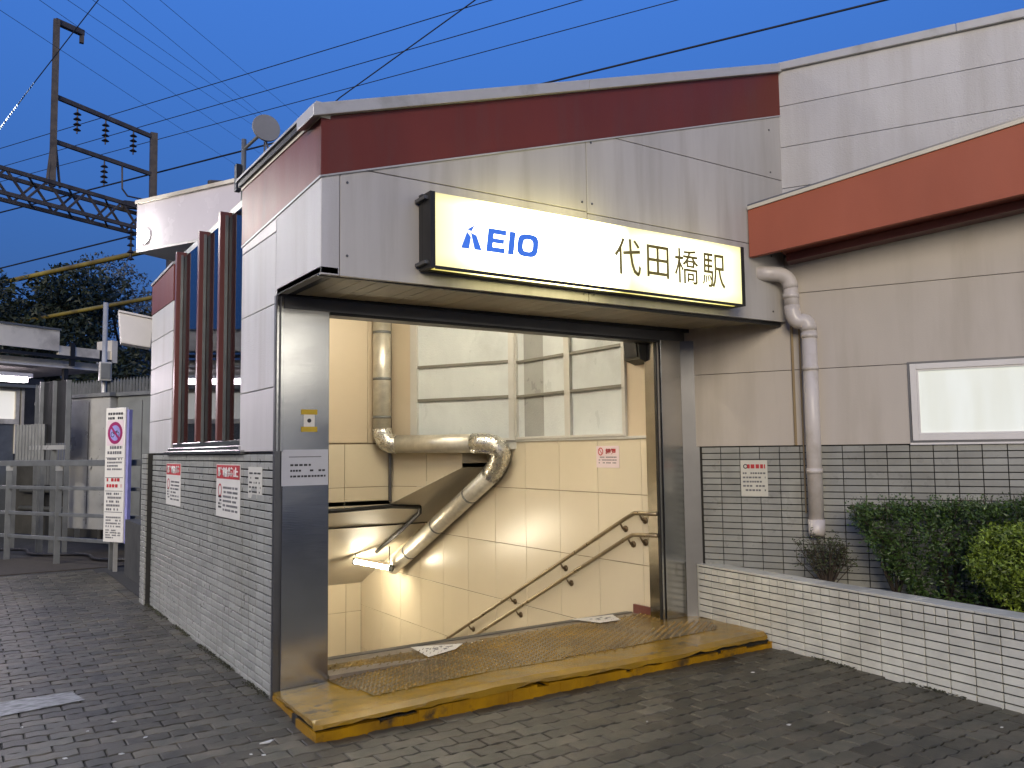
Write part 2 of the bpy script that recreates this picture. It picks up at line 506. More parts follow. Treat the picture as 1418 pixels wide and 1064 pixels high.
def single(name, mb, mt, label, cat, smooth=False, bevel=0.0, group=None, kind=None):
    o = part(name, mb, mt, None, smooth, bevel)
    if kind == 'structure' or kind == 'stuff':
        o['kind'] = kind
    if label:
        o['label'] = label
    if cat:
        o['category'] = cat
    if group:
        o['group'] = group
    return o

class Frame:
    """vertical plane: a runs along it, o outward, z up"""
    def __init__(s, org, e, n):
        s.org, s.e, s.n = Vector((*org, 0)), Vector((*e, 0)), Vector((*n, 0))
        s.rz = math.atan2(n[1], n[0]) + math.pi / 2
        s.right = Vector((-n[1], n[0], 0))

    def p(s, a, z, o=0.0):
        v = s.org + s.e * a + s.n * o
        return Vector((v.x, v.y, z))

    def poly(s, mb, az, o0, o1):
        return mb.prism([s.p(a, z, o0) for a, z in az], s.n * (o1 - o0))

    def rect(s, mb, a0, a1, z0, z1, o0, o1):
        return s.poly(mb, [(a0, z0), (a1, z0), (a1, z1), (a0, z1)], o0, o1)

def clip(poly, A, B, C):
    """keep A*a+B*z<=C"""
    out = []
    for k in range(len(poly)):
        p, q = poly[k], poly[(k + 1) % len(poly)]
        fp, fq = A * p[0] + B * p[1] - C, A * q[0] + B * q[1] - C
        if fp <= 0:
            out.append(p)
        if (fp < 0 < fq) or (fq < 0 < fp):
            t = fp / (fp - fq)
            out.append((p[0] + t * (q[0] - p[0]), p[1] + t * (q[1] - p[1])))
    return out

SIDE = Frame((0, 0), (0, 1), (-1, 0))
FASC = Frame((0, -0.79), (1, 0), (0, -1))
DOOR = Frame((0, 0), (1, 0), (0, -1))
ER = (0.47330, -0.88090)
RW = Frame((3.757, -0.102), ER, (-0.88090, -0.47330))
PL = Frame((3.70, -0.12), (-0.0869, -0.9962), (-0.9962, 0.0869))
HY = Frame((3.40, 0), (0, 1), (-1, 0))
HR = Frame((2.597, 3.773), ER, (-0.88090, -0.47330))
HX = Frame((0, 3.773), (1, 0), (0, -1))

def in_view(p, mx=40):
    v = Vector(p) - CAM
    d = v.dot(fw)
    if d < 0.2:
        return 0
    x = 709 + 1156.69 * v.dot(rt2) / d
    y = 532 - 1156.69 * v.dot(up2) / d
    return 1156.69 / d if (-mx < x < 1418 + mx and -mx < y < 1064 + mx) else 0

def tile_mesh(name, wd, ht, dp, ch, mt):
    """tile with its front at y=-dp, chamfered edge"""
    a, b = wd / 2, ht / 2
    v = [(-a, 0, -b), (a, 0, -b), (a, 0, b), (-a, 0, b),
         (-a, -dp + ch, -b), (a, -dp + ch, -b), (a, -dp + ch, b), (-a, -dp + ch, b),
         (-a + ch, -dp, -b + ch), (a - ch, -dp, -b + ch), (a - ch, -dp, b - ch), (-a + ch, -dp, b - ch)]
    f = [(8, 9, 10, 11)]
    for k in range(4):
        k2 = (k + 1) % 4
        f += [(k, k2, 4 + k2, 4 + k), (4 + k, 4 + k2, 8 + k2, 8 + k)]
    me = bpy.data.meshes.new(name)
    me.from_pydata(v, [], f)
    me.materials.append(MT[mt])
    me.update()
    return me

def lay_tiles(parent, fr, spots, meshes, names, mt, limit, o=0.0, jitter=0.0012):
    """spots: (a, z, meshkey, visible weight). The largest in view are objects, the rest one mesh"""
    sc_ = []
    for k, (a, z, key) in enumerate(spots):
        sc_.append((in_view(fr.p(a, z, o)) + random.random() * 1e-3, k))
    sc_.sort(reverse=True)
    chosen = set(k for s_, k in sc_[:limit] if s_ > 1)
    rest_v, rest_f = [], []
    rot = Matrix.Rotation(fr.rz, 4, 'Z')
    for k, (a, z, key) in enumerate(spots):
        oo = o + random.uniform(-jitter, jitter)
        loc = fr.p(a, z, oo)
        mx = Matrix.Translation(loc) @ rot
        tiltm = Matrix.Rotation(random.uniform(-.006, .006), 4, 'X') @ Matrix.Rotation(random.uniform(-.004, .004), 4, 'Z')
        mx = mx @ tiltm
        if k in chosen:
            t = bpy.data.objects.new(names, meshes[key])
            COL.objects.link(t)
            t.parent = parent
            t.matrix_local = mx
        else:
            i = len(rest_v)
            me = meshes[key]
            rest_v += [tuple(mx @ v.co) for v in me.vertices]
            rest_f += [tuple(i + q for q in p.vertices) for p in me.polygons]
    if rest_v:
        me = bpy.data.meshes.new(names + '_field')
        me.from_pydata(rest_v, [], rest_f)
        me.materials.append(MT[mt])
        t = bpy.data.objects.new(names + '_field', me)
        COL.objects.link(t)
        t.parent = parent
        t['kind'] = 'stuff'

def text_mesh(body, size, depth, fr, a_pos, z_pos, o, width=None, height=None, name='lettering', mt='ink', parent=None, shear=0.0, bold=0.0, label=None):
    """text centred at (along right, z) on the plane; a_pos is a world point on plane"""
    cu = bpy.data.curves.new('txt', 'FONT')
    cu.body = body
    cu.size = size
    cu.align_x = 'CENTER'
    cu.shear = shear
    cu.offset = bold
    cu.resolution_u = 3
    t = bpy.data.objects.new('txt', cu)
    COL.objects.link(t)
    bpy.context.view_layer.update()
    dg = bpy.context.evaluated_depsgraph_get()
    me = bpy.data.meshes.new_from_object(t.evaluated_get(dg))
    bpy.data.objects.remove(t)
    xs = [v.co.x for v in me.vertices]
    ys = [v.co.y for v in me.vertices]
    if not xs:
        return None
    cx, cy = (min(xs) + max(xs)) / 2, (min(ys) + max(ys)) / 2
    sx = width / (max(xs) - min(xs)) if width else 1
    sy = height / (max(ys) - min(ys)) if height else sx
    if width is None and height:
        sx = sy
    base = Vector(a_pos)
    for v in me.vertices:
        q = base + fr.right * ((v.co.x - cx) * sx) + fr.n * o
        v.co = Vector((q.x, q.y, z_pos + (v.co.y - cy) * sy))
    bm = bmesh.new()
    bm.from_mesh(me)
    r_ = bmesh.ops.extrude_face_region(bm, geom=list(bm.faces))
    for e in r_['geom']:
        if isinstance(e, bmesh.types.BMVert):
            e.co += fr.n * depth
    bmesh.ops.recalc_face_normals(bm, faces=bm.faces)
    bm.to_mesh(me)
    bm.free()
    me.materials.clear()
    me.materials.append(MT[mt])
    me.name = name
    return part(name, me, mt, parent, label=label)

# ------------------------------------------------------------------ ground
g = MB()
for bx in ((-200, 200, -200, 0.46), (-200, 0.37, 0.46, 6.6), (3.41, 200, 0.46, 6.6), (-200, 200, 6.6, 200)):
    g.box(*bx, -0.6, -0.05)
single('ground', g, 'asphalt', None, None, kind='structure')
bed = MB().box(-9, 7.5, -7.5, 0.40, -0.06, -0.012).box(-9, 0.30, 0.40, 7.6, -0.06, -0.012).box(3.45, 7.5, 0.40, 7.6, -0.06, -0.012).box(0.30, 3.45, 6.62, 7.6, -0.06, -0.012)
pave = single('pavement', bed, 'grout', None, None, kind='structure')
strip = MB().box(-6, 7.5, 7.6, 9.6, -0.05, 0.0)
single('ground_strip', strip, 'soil', None, None, kind='structure')

PW, PH = 0.225, 0.1125
def paver_mesh(k):
    rr = random.Random(k)
    gp = 0.0035
    am = 0.007
    L2, W2 = PW / 2, PH / 2
    xs = [-L2, -L2 / 2, 0, L2 / 2, L2]
    dy = [am, -am, am, -am, am]
    bot = [(x, -W2 + d) for x, d in zip(xs, dy)]
    top = [(x, W2 + d) for x, d in zip(xs, dy)][::-1]
    out = []
    for x, y in bot + top:
        sgx = gp if x < -L2 + .001 else (-gp if x > L2 - .001 else 0)
        out.append((x + sgx, y + (gp if y < 0 else -gp)))
    ch = 0.005
    n = len(out)
    v = [(x, y, -0.06) for x, y in out] + [(x, y, -0.004) for x, y in out]
    tz = [rr.uniform(-.0012, .0012) for _ in range(4)]
    for x, y in out:
        v.append((x * (1 - ch / L2), y * (1 - ch / W2 * .8), 0.0 + tz[0] + tz[1] * x / L2 + tz[2] * y / W2))
    f = [tuple(range(2 * n, 3 * n))]
    for k_ in range(n):
        k2 = (k_ + 1) % n
        f += [(k_, k2, n + k2, n + k_), (n + k_, n + k2, 2 * n + k2, 2 * n + k_)]
    me = bpy.data.meshes.new('paver')
    me.from_pydata(v, [], f)
    me.materials.append(MT['paver'])
    return me
PAV = [paver_mesh(k) for k in range(6)]
spots = []
for j in range(-44, 66):
    y = j * PH + 0.03
    for i in range(-24, 26):
        x = i * PW + (PW / 2 if j % 2 else 0)
        if y > -0.93 and 0 < x < 3.9:
            continue
        if x > 3.70 - 0.0872 * (-0.12 - y) + 0.05 and y < 0:
            continue
        if y >= -0.05:
            if x - PW / 2 > -0.118 - 0.035:
                continue
            cut = min(x + PW / 2, -0.118)
            cutw = (cut - (x - PW / 2)) / PW
            x = (cut + x - PW / 2) / 2
        else:
            cutw = 1.0
        s_ = in_view((x, y, 0), 60)
        if s_ <= 0 and (x < -5 or y < -5.5):
            continue
        spots.append((x, y, s_, cutw, 0))
for k in range(44):
    y = -0.02 + PW * (k + .5) * .98
    if y < 7.0:
        spots.append((-0.060, y, in_view((-0.06, y, 0), 60), 0.96, 1))
spots.sort(key=lambda t: -t[2])
rv, rf = [], []
for k, (x, y, s_, cutw, turned) in enumerate(spots):
    me = random.choice(PAV)
    z = random.uniform(-0.002, 0.0015)
    mx = Matrix.Translation((x, y, z)) @ Matrix.Rotation(random.choice((0, math.pi)) + random.uniform(-.008, .008), 4, 'Z') @ Matrix.Rotation(random.uniform(-.008, .008), 4, 'X') @ Matrix.Rotation(math.pi / 2 * turned, 4, 'Z') @ Matrix.Diagonal((cutw, 1, 1, 1))
    if k < 300 and s_ > 0:
        o = bpy.data.objects.new('paver', me)
        COL.objects.link(o)
        o.parent = pave
        o.matrix_local = mx
    else:
        i = len(rv)
        rv += [tuple(mx @ v.co) for v in me.vertices]
        rf += [tuple(i + q for q in p.vertices) for p in me.polygons]
me = bpy.data.meshes.new('paver_field')
me.from_pydata(rv, [], rf)
me.materials.append(MT['paver'])
o = bpy.data.objects.new('paver_field', me)
COL.objects.link(o)
o.parent = pave
o['kind'] = 'stuff'
mk = MB().prism([(-0.985, 0.68, 0.006), (-1.035, 0.935, 0.006), (-2.3, 0.93, 0.006), (-2.3, 0.56, 0.006), (-1.45, 0.60, 0.006)], (0, 0, 0.002))
mo = part('road_marking', mk, 'line', None)
mo['kind'] = 'structure'

# ------------------------------------------------------------------ yellow entrance step
st = thing('entrance_step', 'worn yellow painted step slab with a studded brown top across the station entrance', 'step', (1.85, -0.5, 0))
def step_top(x, y):
    a = min(1, max(0, (y + 0.935) / 0.935))
    front = 0.098 + 0.026 * math.exp(-((x - 1.1) / 0.9) ** 2) + 0.014 * min(1, max(0, (x - 2.6)))
    back = 0.045 + (0.085 - 0.045) * min(1, max(0, x / 1.2))
    return front * (1 - a) + back * a
def step_slab(nx=90, ny=12):
    mb = MB()
    def q(i, j):
        y = -0.935 + 0.93 * j / ny
        xl = -0.069 * (1 - j / ny)
        xr = 3.60 + 0.12 * j / ny
        x = xl + (xr - xl) * i / nx
        if j == 0:
            y += 0.012 * noise.noise((x * 5, 0, 1)) + (0.03 if i == 0 else 0) + (0.05 if i == nx else 0)
        return x, y
    for j in range(ny + 1):
        for i in range(nx + 1):
            x, y = q(i, j)
            z = step_top(x, y) + 0.004 * noise.noise((x * 6, y * 6, 3))
            if j == 0:
                z -= 0.014
            mb.v.append((x, y, z))
    for j in range(ny):
        for i in range(nx):
            a = j * (nx + 1) + i
            mb.f.append((a, a + 1, a + nx + 2, a + nx + 1))
    # border skirt down to lower lip
    ring = [i for i in range(nx + 1)] + [j * (nx + 1) + nx for j in range(1, ny + 1)] + [ny * (nx + 1) + i for i in range(nx - 1, -1, -1)] + [j * (nx + 1) for j in range(ny - 1, 0, -1)]
    base = len(mb.v)
    for r_ in ring:
        x, y, z = mb.v[r_]
        mb.v.append((x, y - 0.004 if y < -0.8 else y, z - 0.024 - 0.020 * noise.noise((x * 7, y * 7, 9)) - 0.012 * noise.noise((x * 23, y * 9, 4))))
    n = len(ring)
    for k in range(n):
        k2 = (k + 1) % n
        mb.f.append((ring[k2], ring[k], base + k, base + k2))
    mb.f.append(tuple(base + k for k in range(n)))
    return mb
part('slab', step_slab(), 'yellow_worn', st)
low = MB()
nx = 120
for i in range(nx):
    x0, x1 = -0.062 + 3.70 * i / nx, -0.062 + 3.70 * (i + 1) / nx
    h = 0.5 + 0.5 * noise.noise((x0 * 3.1, 4, 0)) + 0.35 * noise.noise((x0 * 11, 7, 0))
    if 0.28 < x0 < 0.45:
        h -= 0.5
    if x0 > 3.3:
        h -= 0.35
    yf = -0.915 + 0.010 * noise.noise((x0 * 4, 2, 0)) - 0.02 * max(0, min(1, h))
    top = 0.046 + 0.03 * math.exp(-((x0 - 1.1) / 0.9) ** 2) - (0.022 if h < 0.35 else 0.004) + 0.010 * noise.noise((x0 * 9, 1, 1))
    low.box(x0, x1, yf, -0.6, -0.03, top)
part('riser', low, 'yellow', st)
cr = MB().box(-0.05, 3.62, -0.895, -0.5, 0.0, 0.05)
part('crack_core', cr, 'black', st)
sl = MB()
for i in range(16):
    y0, y1 = -0.90 + 0.056 * i, -0.90 + 0.056 * (i + 1)
    sl.box(-0.055 * (1 - i / 16) - 0.008 * noise.noise((y0 * 9, 1, 2)), 0.3, y0, y1, -0.03, 0.045 - 0.02 * i / 16 + 0.008 * noise.noise((y0 * 12, 3, 2)))
part('side_edge', sl, 'yellow', st)
tp = MB()
tread_poly = [(0.44, -0.615), (3.42, -0.565), (3.60, -0.30), (3.40, -0.12), (3.39, 0.30), (0.38, 0.22), (0.36, -0.2)]
nxx, nyy = 60, 16
tp.v, tp.f = [], []
def inpoly(x, y, P):
    c = False
    for k in range(len(P)):
        (x0, y0), (x1, y1) = P[k], P[k - 1]
        if (y0 > y) != (y1 > y) and x < (x1 - x0) * (y - y0) / (y1 - y0) + x0:
            c = not c
    return c
def tz(x, y):
    return (step_top(x, y) if y < 0 else step_top(x, 0) + (0.095 - step_top(x, 0)) * min(1, y / 0.2)) + 0.004
tri = []
NX, NY = 64, 20
gridv = {}
for j in range(NY + 1):
    for i in range(NX + 1):
        x, y = 0.36 + 3.26 * i / NX, -0.615 + 0.94 * j / NY
        gridv[i, j] = len(tp.v)
        tp.v.append((x, y, tz(x, y)))
for j in range(NY):
    for i in range(NX):
        x, y = 0.36 + 3.26 * (i + .5) / NX, -0.615 + 0.94 * (j + .5) / NY
        if inpoly(x, y, tread_poly):
            tp.f.append((gridv[i, j], gridv[i + 1, j], gridv[i + 1, j + 1], gridv[i, j + 1]))
part('tread_plate', tp, 'tread', st)
sd_ = MB()
x = 0.36
ii = 0
while x < 3.62:
    y = -0.61 + (0.03 if ii % 2 else 0)
    jj = 0
    while y < 0.30:
        xx, yy = x + random.uniform(-.002, .002), y + random.uniform(-.002, .002)
        if inpoly(xx, yy, tread_poly) and noise.noise((xx * 1.7, yy * 3, 5)) > -0.42:
            z = tz(xx, yy)
            ang = R(52) if (ii + jj) % 2 == 0 else R(52)
            dx, dy = math.cos(ang) * 0.024, math.sin(ang) * 0.024
            px, py = -math.sin(ang) * 0.0085, math.cos(ang) * 0.0085
            h = 0.0095
            i0 = len(sd_.v)
            sd_.v += [(xx - dx - px, yy - dy - py, z - .001), (xx + dx - px, yy + dy - py, z - .001), (xx + dx + px, yy + dy + py, z - .001), (xx - dx + px, yy - dy + py, z - .001),
                      (xx - dx * .8, yy - dy * .8, z + h), (xx + dx * .8, yy + dy * .8, z + h)]
            sd_.f += [(i0, i0 + 1, i0 + 5, i0 + 4), (i0 + 2, i0 + 3, i0 + 4, i0 + 5), (i0 + 1, i0 + 2, i0 + 5), (i0 + 3, i0, i0 + 4)]
        y += 0.060
        jj += 1
    x += 0.0455
    ii += 1
part('tread_studs', sd_, 'tread', st, kind='stuff')

# ------------------------------------------------------------------ stair entrance building
eb = thing('stair_entrance_building', 'white panelled station stair entrance with maroon roof band and grey tiled base', 'building', (2.0, 2.0, 0))
def front_top(x):
    return 3.503 + 0.3108 * x
def band_bot(x):
    return 3.156 + 0.3036 * x
# side wall tiled base
b = MB().box(0.012, 0.20, 0.02, 4.26, -0.3, 1.545)
wall = part('side_wall', b, 'joint', eb)
TW, TH = 0.166, 0.054
tm = {'t': tile_mesh('tile', TW - 0.007, TH - 0.0095, 0.015, 0.0022, 'tile'), 'h': tile_mesh('tile', TW / 2 - 0.006, TH - 0.0095, 0.015, 0.0022, 'tile')}
sp = []
for i in range(24):
    for j in range(29):
        sp.append((0.045 + TW * (i + .5), 1.545 - TH * (j + .5), 't'))
lay_tiles(wall, SIDE, sp, tm, 'tile', 'tile', 300, o=-0.012)
pier = part('end_pier', MB().box(-0.04, 0.16, 4.065, 4.36, -0.3, 1.56), 'joint', eb)
sp = []
for j in range(29):
    sp.append((4.065 + TW * .5 + 0.01, 1.56 - TH * (j + .5), 't'))
    sp.append((4.065 + TW * 1.25 + 0.012, 1.56 - TH * (j + .5), 'h'))
lay_tiles(pier, SIDE, sp, tm, 'pier_tile', 'tile', 60, o=0.04)
# upper side wall panels
backing = MB().box(0.03, 0.20, -0.74, 0.80, 2.60, 3.45).box(0.03, 0.20, 0.02, 0.80, 1.55, 2.60).box(0.03, 0.20, 3.20, 4.24, 1.55, 3.35)
up_ = part('upper_wall', backing, 'steel_dark', eb)
def panels(parent, fr, rects, o0, o1, gap, mt_of, clips=(), name='panel', bevel=0.004):
    for (a0, a1, z0, z1, key) in rects:
        P = [(a0 + gap, z0 + gap), (a1 - gap, z0 + gap), (a1 - gap, z1 - gap), (a0 + gap, z1 - gap)]
        for c in clips:
            P = clip(P, *c) if P else P
        if len(P) < 3:
            continue
        mb = MB()
        fr.poly(mb, P, o0, o1)
        part(name, mb, key, parent, bevel=bevel)
# clip under the maroon band: from (a=-.79,z=3.156) to (a=.82,z=3.075)
sb = (3.075 - 3.156) / 1.61
bclip = (-sb, 1, 3.156 + 0.79 * sb)
rects = [(0.03, .825, 1.558, 1.98, 'rib'), (0.03, .825, 1.98, 2.53, 'panel'), (0.03, .825, 2.53, 3.01, 'panel'), (0.03, .825, 3.01, 3.3, 'rib'),
         (-.79, 0.03, 2.58, 3.3, 'panel')]
panels(up_, SIDE, rects, -0.06, 0.0, 0.003, None, [bclip])
rects = [(3.17, 4.25, 1.558, 1.89, 'panel'), (3.17, 4.25, 1.89, 2.18, 'panel'), (3.17, 4.25, 2.18, 2.45, 'rib'), (3.17, 4.25, 2.45, 2.75, 'panel'), (3.17, 4.25, 2.75, 3.045, 'panel')]
panels(up_, SIDE, rects, -0.06, 0.0, 0.003, None)
mb = MB()
SIDE.poly(mb, [(-.79, 3.159), (.825, 3.078), (.825, 3.50), (-.79, 3.50)], -0.05, 0.004)
part('maroon_band', mb, 'maroon', eb)
mb = MB()
SIDE.poly(mb, [(3.17, 3.048), (4.25, 3.048), (4.25, 3.36), (3.17, 3.40)], -0.05, 0.004)
part('maroon_band', mb, 'maroon', eb)
mb = MB()
SIDE.poly(mb, [(-.79, 3.146), (.825, 3.065), (.825, 3.078), (-.79, 3.159)], -0.02, 0.007)
part('band_trim', mb, 'cap', eb)
# side roof edge: white trim, dark gutter gap, pale lip
mb = MB().box(-0.012, 0.05, -0.80, 0.83, 3.50, 3.525)
part('roof_trim', mb, 'cream', eb)
mb = MB().box(-0.03, 0.05, -0.80, 0.84, 3.525, 3.566)
part('roof_gutter', mb, 'black', eb)
mb = MB().box(-0.045, 0.05, -0.82, 0.85, 3.566, 3.582)
part('roof_lip', mb, 'cap', eb)
mb = MB().prism([(-0.015, 3.17, 3.405), (-0.015, 4.27, 3.365), (-0.015, 4.27, 3.39), (-0.015, 3.17, 3.43)], (0.2, 0, 0))
part('roof_trim', mb, 'cap', eb)
# window recess: sill, fins, panes
mb = MB().box(-0.035, 0.20, 0.70, 3.30, 1.548, 1.575).box(-0.02, 0.20, 0.80, 3.22, 1.575, 1.605).box(0.01, 0.20, 0.83, 3.17, 1.605, 1.65)
part('window_sill', mb, 'steel', eb, bevel=0.004)
for k, (ya, yb) in enumerate(((0.83, 1.37), (1.37, 2.06), (2.06, 2.95), (2.95, 3.17))):
    mb = MB().box(0.034, 0.042, ya + .01, yb - .01, 1.65, 3.42)
    part('window_pane', mb, 'glass', eb)
for yc in (1.37, 2.06, 2.95):
    mb = MB().box(-0.030, 0.06, yc - 0.03, yc + 0.03, 1.65, 3.47)
    f_ = part('window_fin', mb, 'maroon_fin', eb, bevel=0.004)
    mb = MB().box(0.008, 0.030, yc - 0.042, yc - 0.030, 1.65, 3.44)
    part('fin_strip', mb, 'galv', f_)
part('window_reveal', MB().box(0.045, 0.204, 3.155, 3.172, 1.65, 3.42), 'alu', eb)
part('window_head', MB().box(0.09, 0.20, 0.83, 3.17, 3.42, 3.47), 'steel_dark', eb)
# front fascia
fas_back = MB().prism([(0.02, -0.73, 2.60), (4.10, -0.73, 2.625), (4.155, -0.73, front_top(4.155)), (0.02, -0.73, 3.48)], (0, 0.10, 0))
fas = part('front_fascia', fas_back, 'joint', eb)
cl = (-0.3036, 1, 3.156 + 0.0)
bot = (0.0061, -1, -2.5755)
rects = [(0.0, 0.115, 2.5, 3.3, 'panel')]
panels(fas, FASC, rects, -0.06, 0.0, 0.002, None, [cl, bot])
rects = [(0.115, 1.975, 2.5, 3.235, 'fascia'), (1.975, 4.112, 2.5, 3.225, 'fascia')]
panels(fas, FASC, rects, -0.06, 0.0, 0.0025, None, [cl, bot])
rects = [(0.115, 1.975, 3.235, 3.83, 'fascia'), (1.975, 4.136, 3.225, 3.83, 'fascia'), (1.975, 4.148, 3.83, 4.6, 'fascia')]
panels(fas, FASC, rects, -0.06, 0.0, 0.0025, None, [cl, bot])
mb = MB()
FASC.poly(mb, [(-.004, band_bot(0)), (4.137, band_bot(4.137)), (4.16, front_top(4.16)), (-.004, front_top(0))], -0.05, 0.005)
part('maroon_band', mb, 'maroon', eb)
mb = MB()
FASC.poly(mb, [(-.004, band_bot(0) - .010), (4.137, band_bot(4.137) - .010), (4.137, band_bot(4.137)), (-.004, band_bot(0))], -0.02, 0.009)
part('band_trim', mb, 'cap', eb)
for (x0, x1) in ((-0.065, 1.987), (1.989, 4.0), (4.002, 4.175)):
    mb = MB()
    FASC.poly(mb, [(x0, front_top(x0) + 0.004), (x1, front_top(x1) + 0.004), (x1, front_top(x1) + 0.080), (x0, front_top(x0) + 0.080)], -0.25, 0.04)
    part('coping', mb, 'cap', eb, bevel=0.006)
# roof deck
mb = MB().prism([(0.03, -0.60, 3.46), (4.16, -0.60, 4.74), (4.16, -0.60, 4.80), (0.03, -0.60, 3.52)], (0, 1.40, 0))
part('roof', mb, 'steel_dark', eb)
mb = MB().prism([(0.06, 0.80, 3.42), (4.4, 0.80, 3.42), (4.4, 0.80, 3.5), (0.06, 0.80, 3.5)], (0, 3.4, 0))
part('roof', mb, 'steel_dark', eb)
# soffit planks
ms = MB().box(0.0, 0.105, -0.79, 0.0, 2.585, 2.62).box(0.0, 4.05, -0.04, 0.0, 2.578, 2.62).box(0.0, 4.09, -0.755, -0.735, 2.572, 2.62)
sf = part('soffit', ms, 'black', eb)
x = 0.11
while x < 4.02:
    w_ = 0.098
    zt = 2.585 + 0.0061 * x
    if x + w_ > 3.80:
        y1 = -0.05 - (x + w_ - 3.80) * 1.86 - 0.06
    else:
        y1 = -0.045
    if y1 > -0.70:
        mb = MB().box(x + .003, x + w_ - .003, -0.732, y1, zt + random.uniform(0, .002), zt + 0.014)
        part('soffit_plank', mb, 'soffit', sf)
    x += w_
# lintel over the opening
part('lintel', MB().box(0.04, 3.76, 0.0, 0.12, 2.50, 2.582), 'steel_dark', eb)
part('lintel_lip', MB().box(0.37, 3.40, 0.005, 0.14, 2.478, 2.50), 'black', eb)
# steel pillars
pl_ = part('left_pillar', MB().box(0.045, 0.362, 0.0, 0.16, 0.02, 2.50), 'steel', eb, bevel=0.004)
part('corner_strip', MB().box(-0.008, 0.030, -0.006, 0.03, 0.0, 2.578).box(0.030, 0.045, 0.008, 0.03, 0.0, 2.578), 'steel_dark', pl_, bevel=0.002)
part('corner_trim', MB().box(0.0, 0.012, -0.012, 0.0, 1.56, 2.578).box(0.028, 0.045, -0.010, 0.01, 1.56, 2.578), 'steel', pl_)
rp_ = part('right_pillar', MB().box(3.405, 3.648, 0.0, 0.16, 0.02, 2.50), 'steel', eb, bevel=0.004)
part('door_track', MB().box(3.350, 3.362, 0.0, 0.03, 0.05, 2.48), 'black', rp_)
part('door_track', MB().box(3.362, 3.388, 0.008, 0.16, 0.05, 2.48), 'steel', rp_)
part('door_track', MB().box(3.388, 3.405, 0.02, 0.14, 0.05, 2.48), 'black', rp_)
part('return_side', MB().prism([(3.650, 0.004, 0.02), (3.762, -0.09, 0.02), (3.78, 0.10, 0.02), (3.650, 0.15, 0.02)], (0, 0, 2.48)), 'steel_dark', rp_)

# ---- stair hall inside
hall = part('hall_wall', MB().box(3.412, 3.60, 0.16, 6.7, -3.2, 1.640), 'halljoint', eb)
PS = 0.612
hm = {}
def hall_tiles(parent, fr, a0, a1, zt, zb, pa=PS, pz=0.62, off=0.0, o=-0.012, zslope=None):
    for j in range(12):
        z1 = zt - pz * j
        if j == 0:
            z1 = zt
        z0 = zt - (0.505 if fr is HY else 0.5) - pz * j if True else z1 - pz
        if j > 0:
            z1 = zt - (0.505 if fr is HY else 0.5) - pz * (j - 1)
        if z1 < zb:
            break
        a = a0 - off
        while a < a1:
            b0, b1 = max(a, a0), min(a + pa, a1)
            if b1 - b0 > 0.03:
                P = [(b0 + .003, max(z0, zb) + .003), (b1 - .003, max(z0, zb) + .003), (b1 - .003, z1 - .003), (b0 + .003, z1 - .003)]
                if zslope:
                    P = clip(P, *zslope)
                if len(P) > 2:
                    mb = MB()
                    fr.poly(mb, P, o, o + 0.012)
                    part('hall_tile', mb, 'hall', parent, bevel=0.0015)
            a += pa
hall_tiles(hall, HY, 0.17, 6.5, 1.640, -2.8, off=0.505)
SL = -0.487
# end wall
endw = part('hall_end_wall', MB().box(0.2, 3.41, 6.512, 6.7, -3.2, 0.3), 'halljoint', eb)
EW = Frame((0, 6.512), (1, 0), (0, -1))
hall_tiles(endw, EW, 0.3, 3.40, 0.31, -2.8, off=0.2, o=0.0)
# upper wall facing the entrance
hx = part('hall_back_wall', MB().prism([(0.37, 3.785, 0.90), (2.595, 3.785, 0.90), (2.595, 3.785, 3.3), (0.37, 3.785, 3.3)], (0, 0.12, 0)), 'halljoint', eb)
hall_tiles(hx, HX, 0.40, 2.595, 1.640, 0.905, off=0.22, o=-0.012)
for (a0, a1) in ((0.40, 1.55), (1.55, 2.30), (2.30, 2.595)):
    mb = MB()
    HX.rect(mb, a0 + .002, a1 - .002, 1.655, 3.3, -0.012, 0.002)
    part('hall_panel', mb, 'hallpanel', hx, bevel=.002)
part('head_edge', MB().box(0.37, 2.60, 3.76, 3.80, 0.880, 0.902), 'hallpanel', hx)
# angled wall
SRt = math.hypot(3.4 - 2.597, 2.279 - 3.773)
zs = (0.429 / 1.0)      # rise of the lower edge along the angled wall
hr = part('hall_angled_wall', MB().prism([HR.p(0, 0.935, -.012), HR.p(0.998, 1.356, -.012), HR.p(0.998, 3.3, -.012), HR.p(0, 3.3, -.012)], HR.n * -0.1), 'halljoint', eb)
hall_tiles(hr, HR, 0.0, 0.998, 1.640, 0.9, off=0.1, o=-0.012, zslope=(0.4218, -1, -0.937))
mb = MB()
HR.rect(mb, 0.004, 0.29, 1.655, 3.3, -0.012, 0.002)
part('hall_panel', mb, 'hallpanel', hr, bevel=.002)
fill = part('hall_corner_wall', MB().box(3.069, 3.40, 2.895, 2.99, 1.356, 1.640), 'hall', eb)
part('window_ledge', MB().prism([(3.40, 2.26, 1.640), (3.40, 3.0, 1.640), (3.06, 3.0, 1.640), (3.06, 2.93, 1.640)], (0, 0, 0.014)), 'alu', eb)
part('hall_sill', MB().box(3.385, 3.42, 0.17, 2.30, 1.640, 1.665), 'alu', eb)
# sloped stair ceiling
zc = lambda y: 0.93 + SL * (y - 3.773)
mb = MB().prism([(0.37, 3.773, zc(3.773)), (2.597, 3.773, zc(3.773)), (3.069, 2.895, zc(2.895)), (3.40, 2.895, zc(2.895)), (3.40, 6.51, zc(6.51)), (0.37, 6.51, zc(6.51))], (0, 0, 0.05))
part('stair_ceiling', mb, 'ceil', eb)
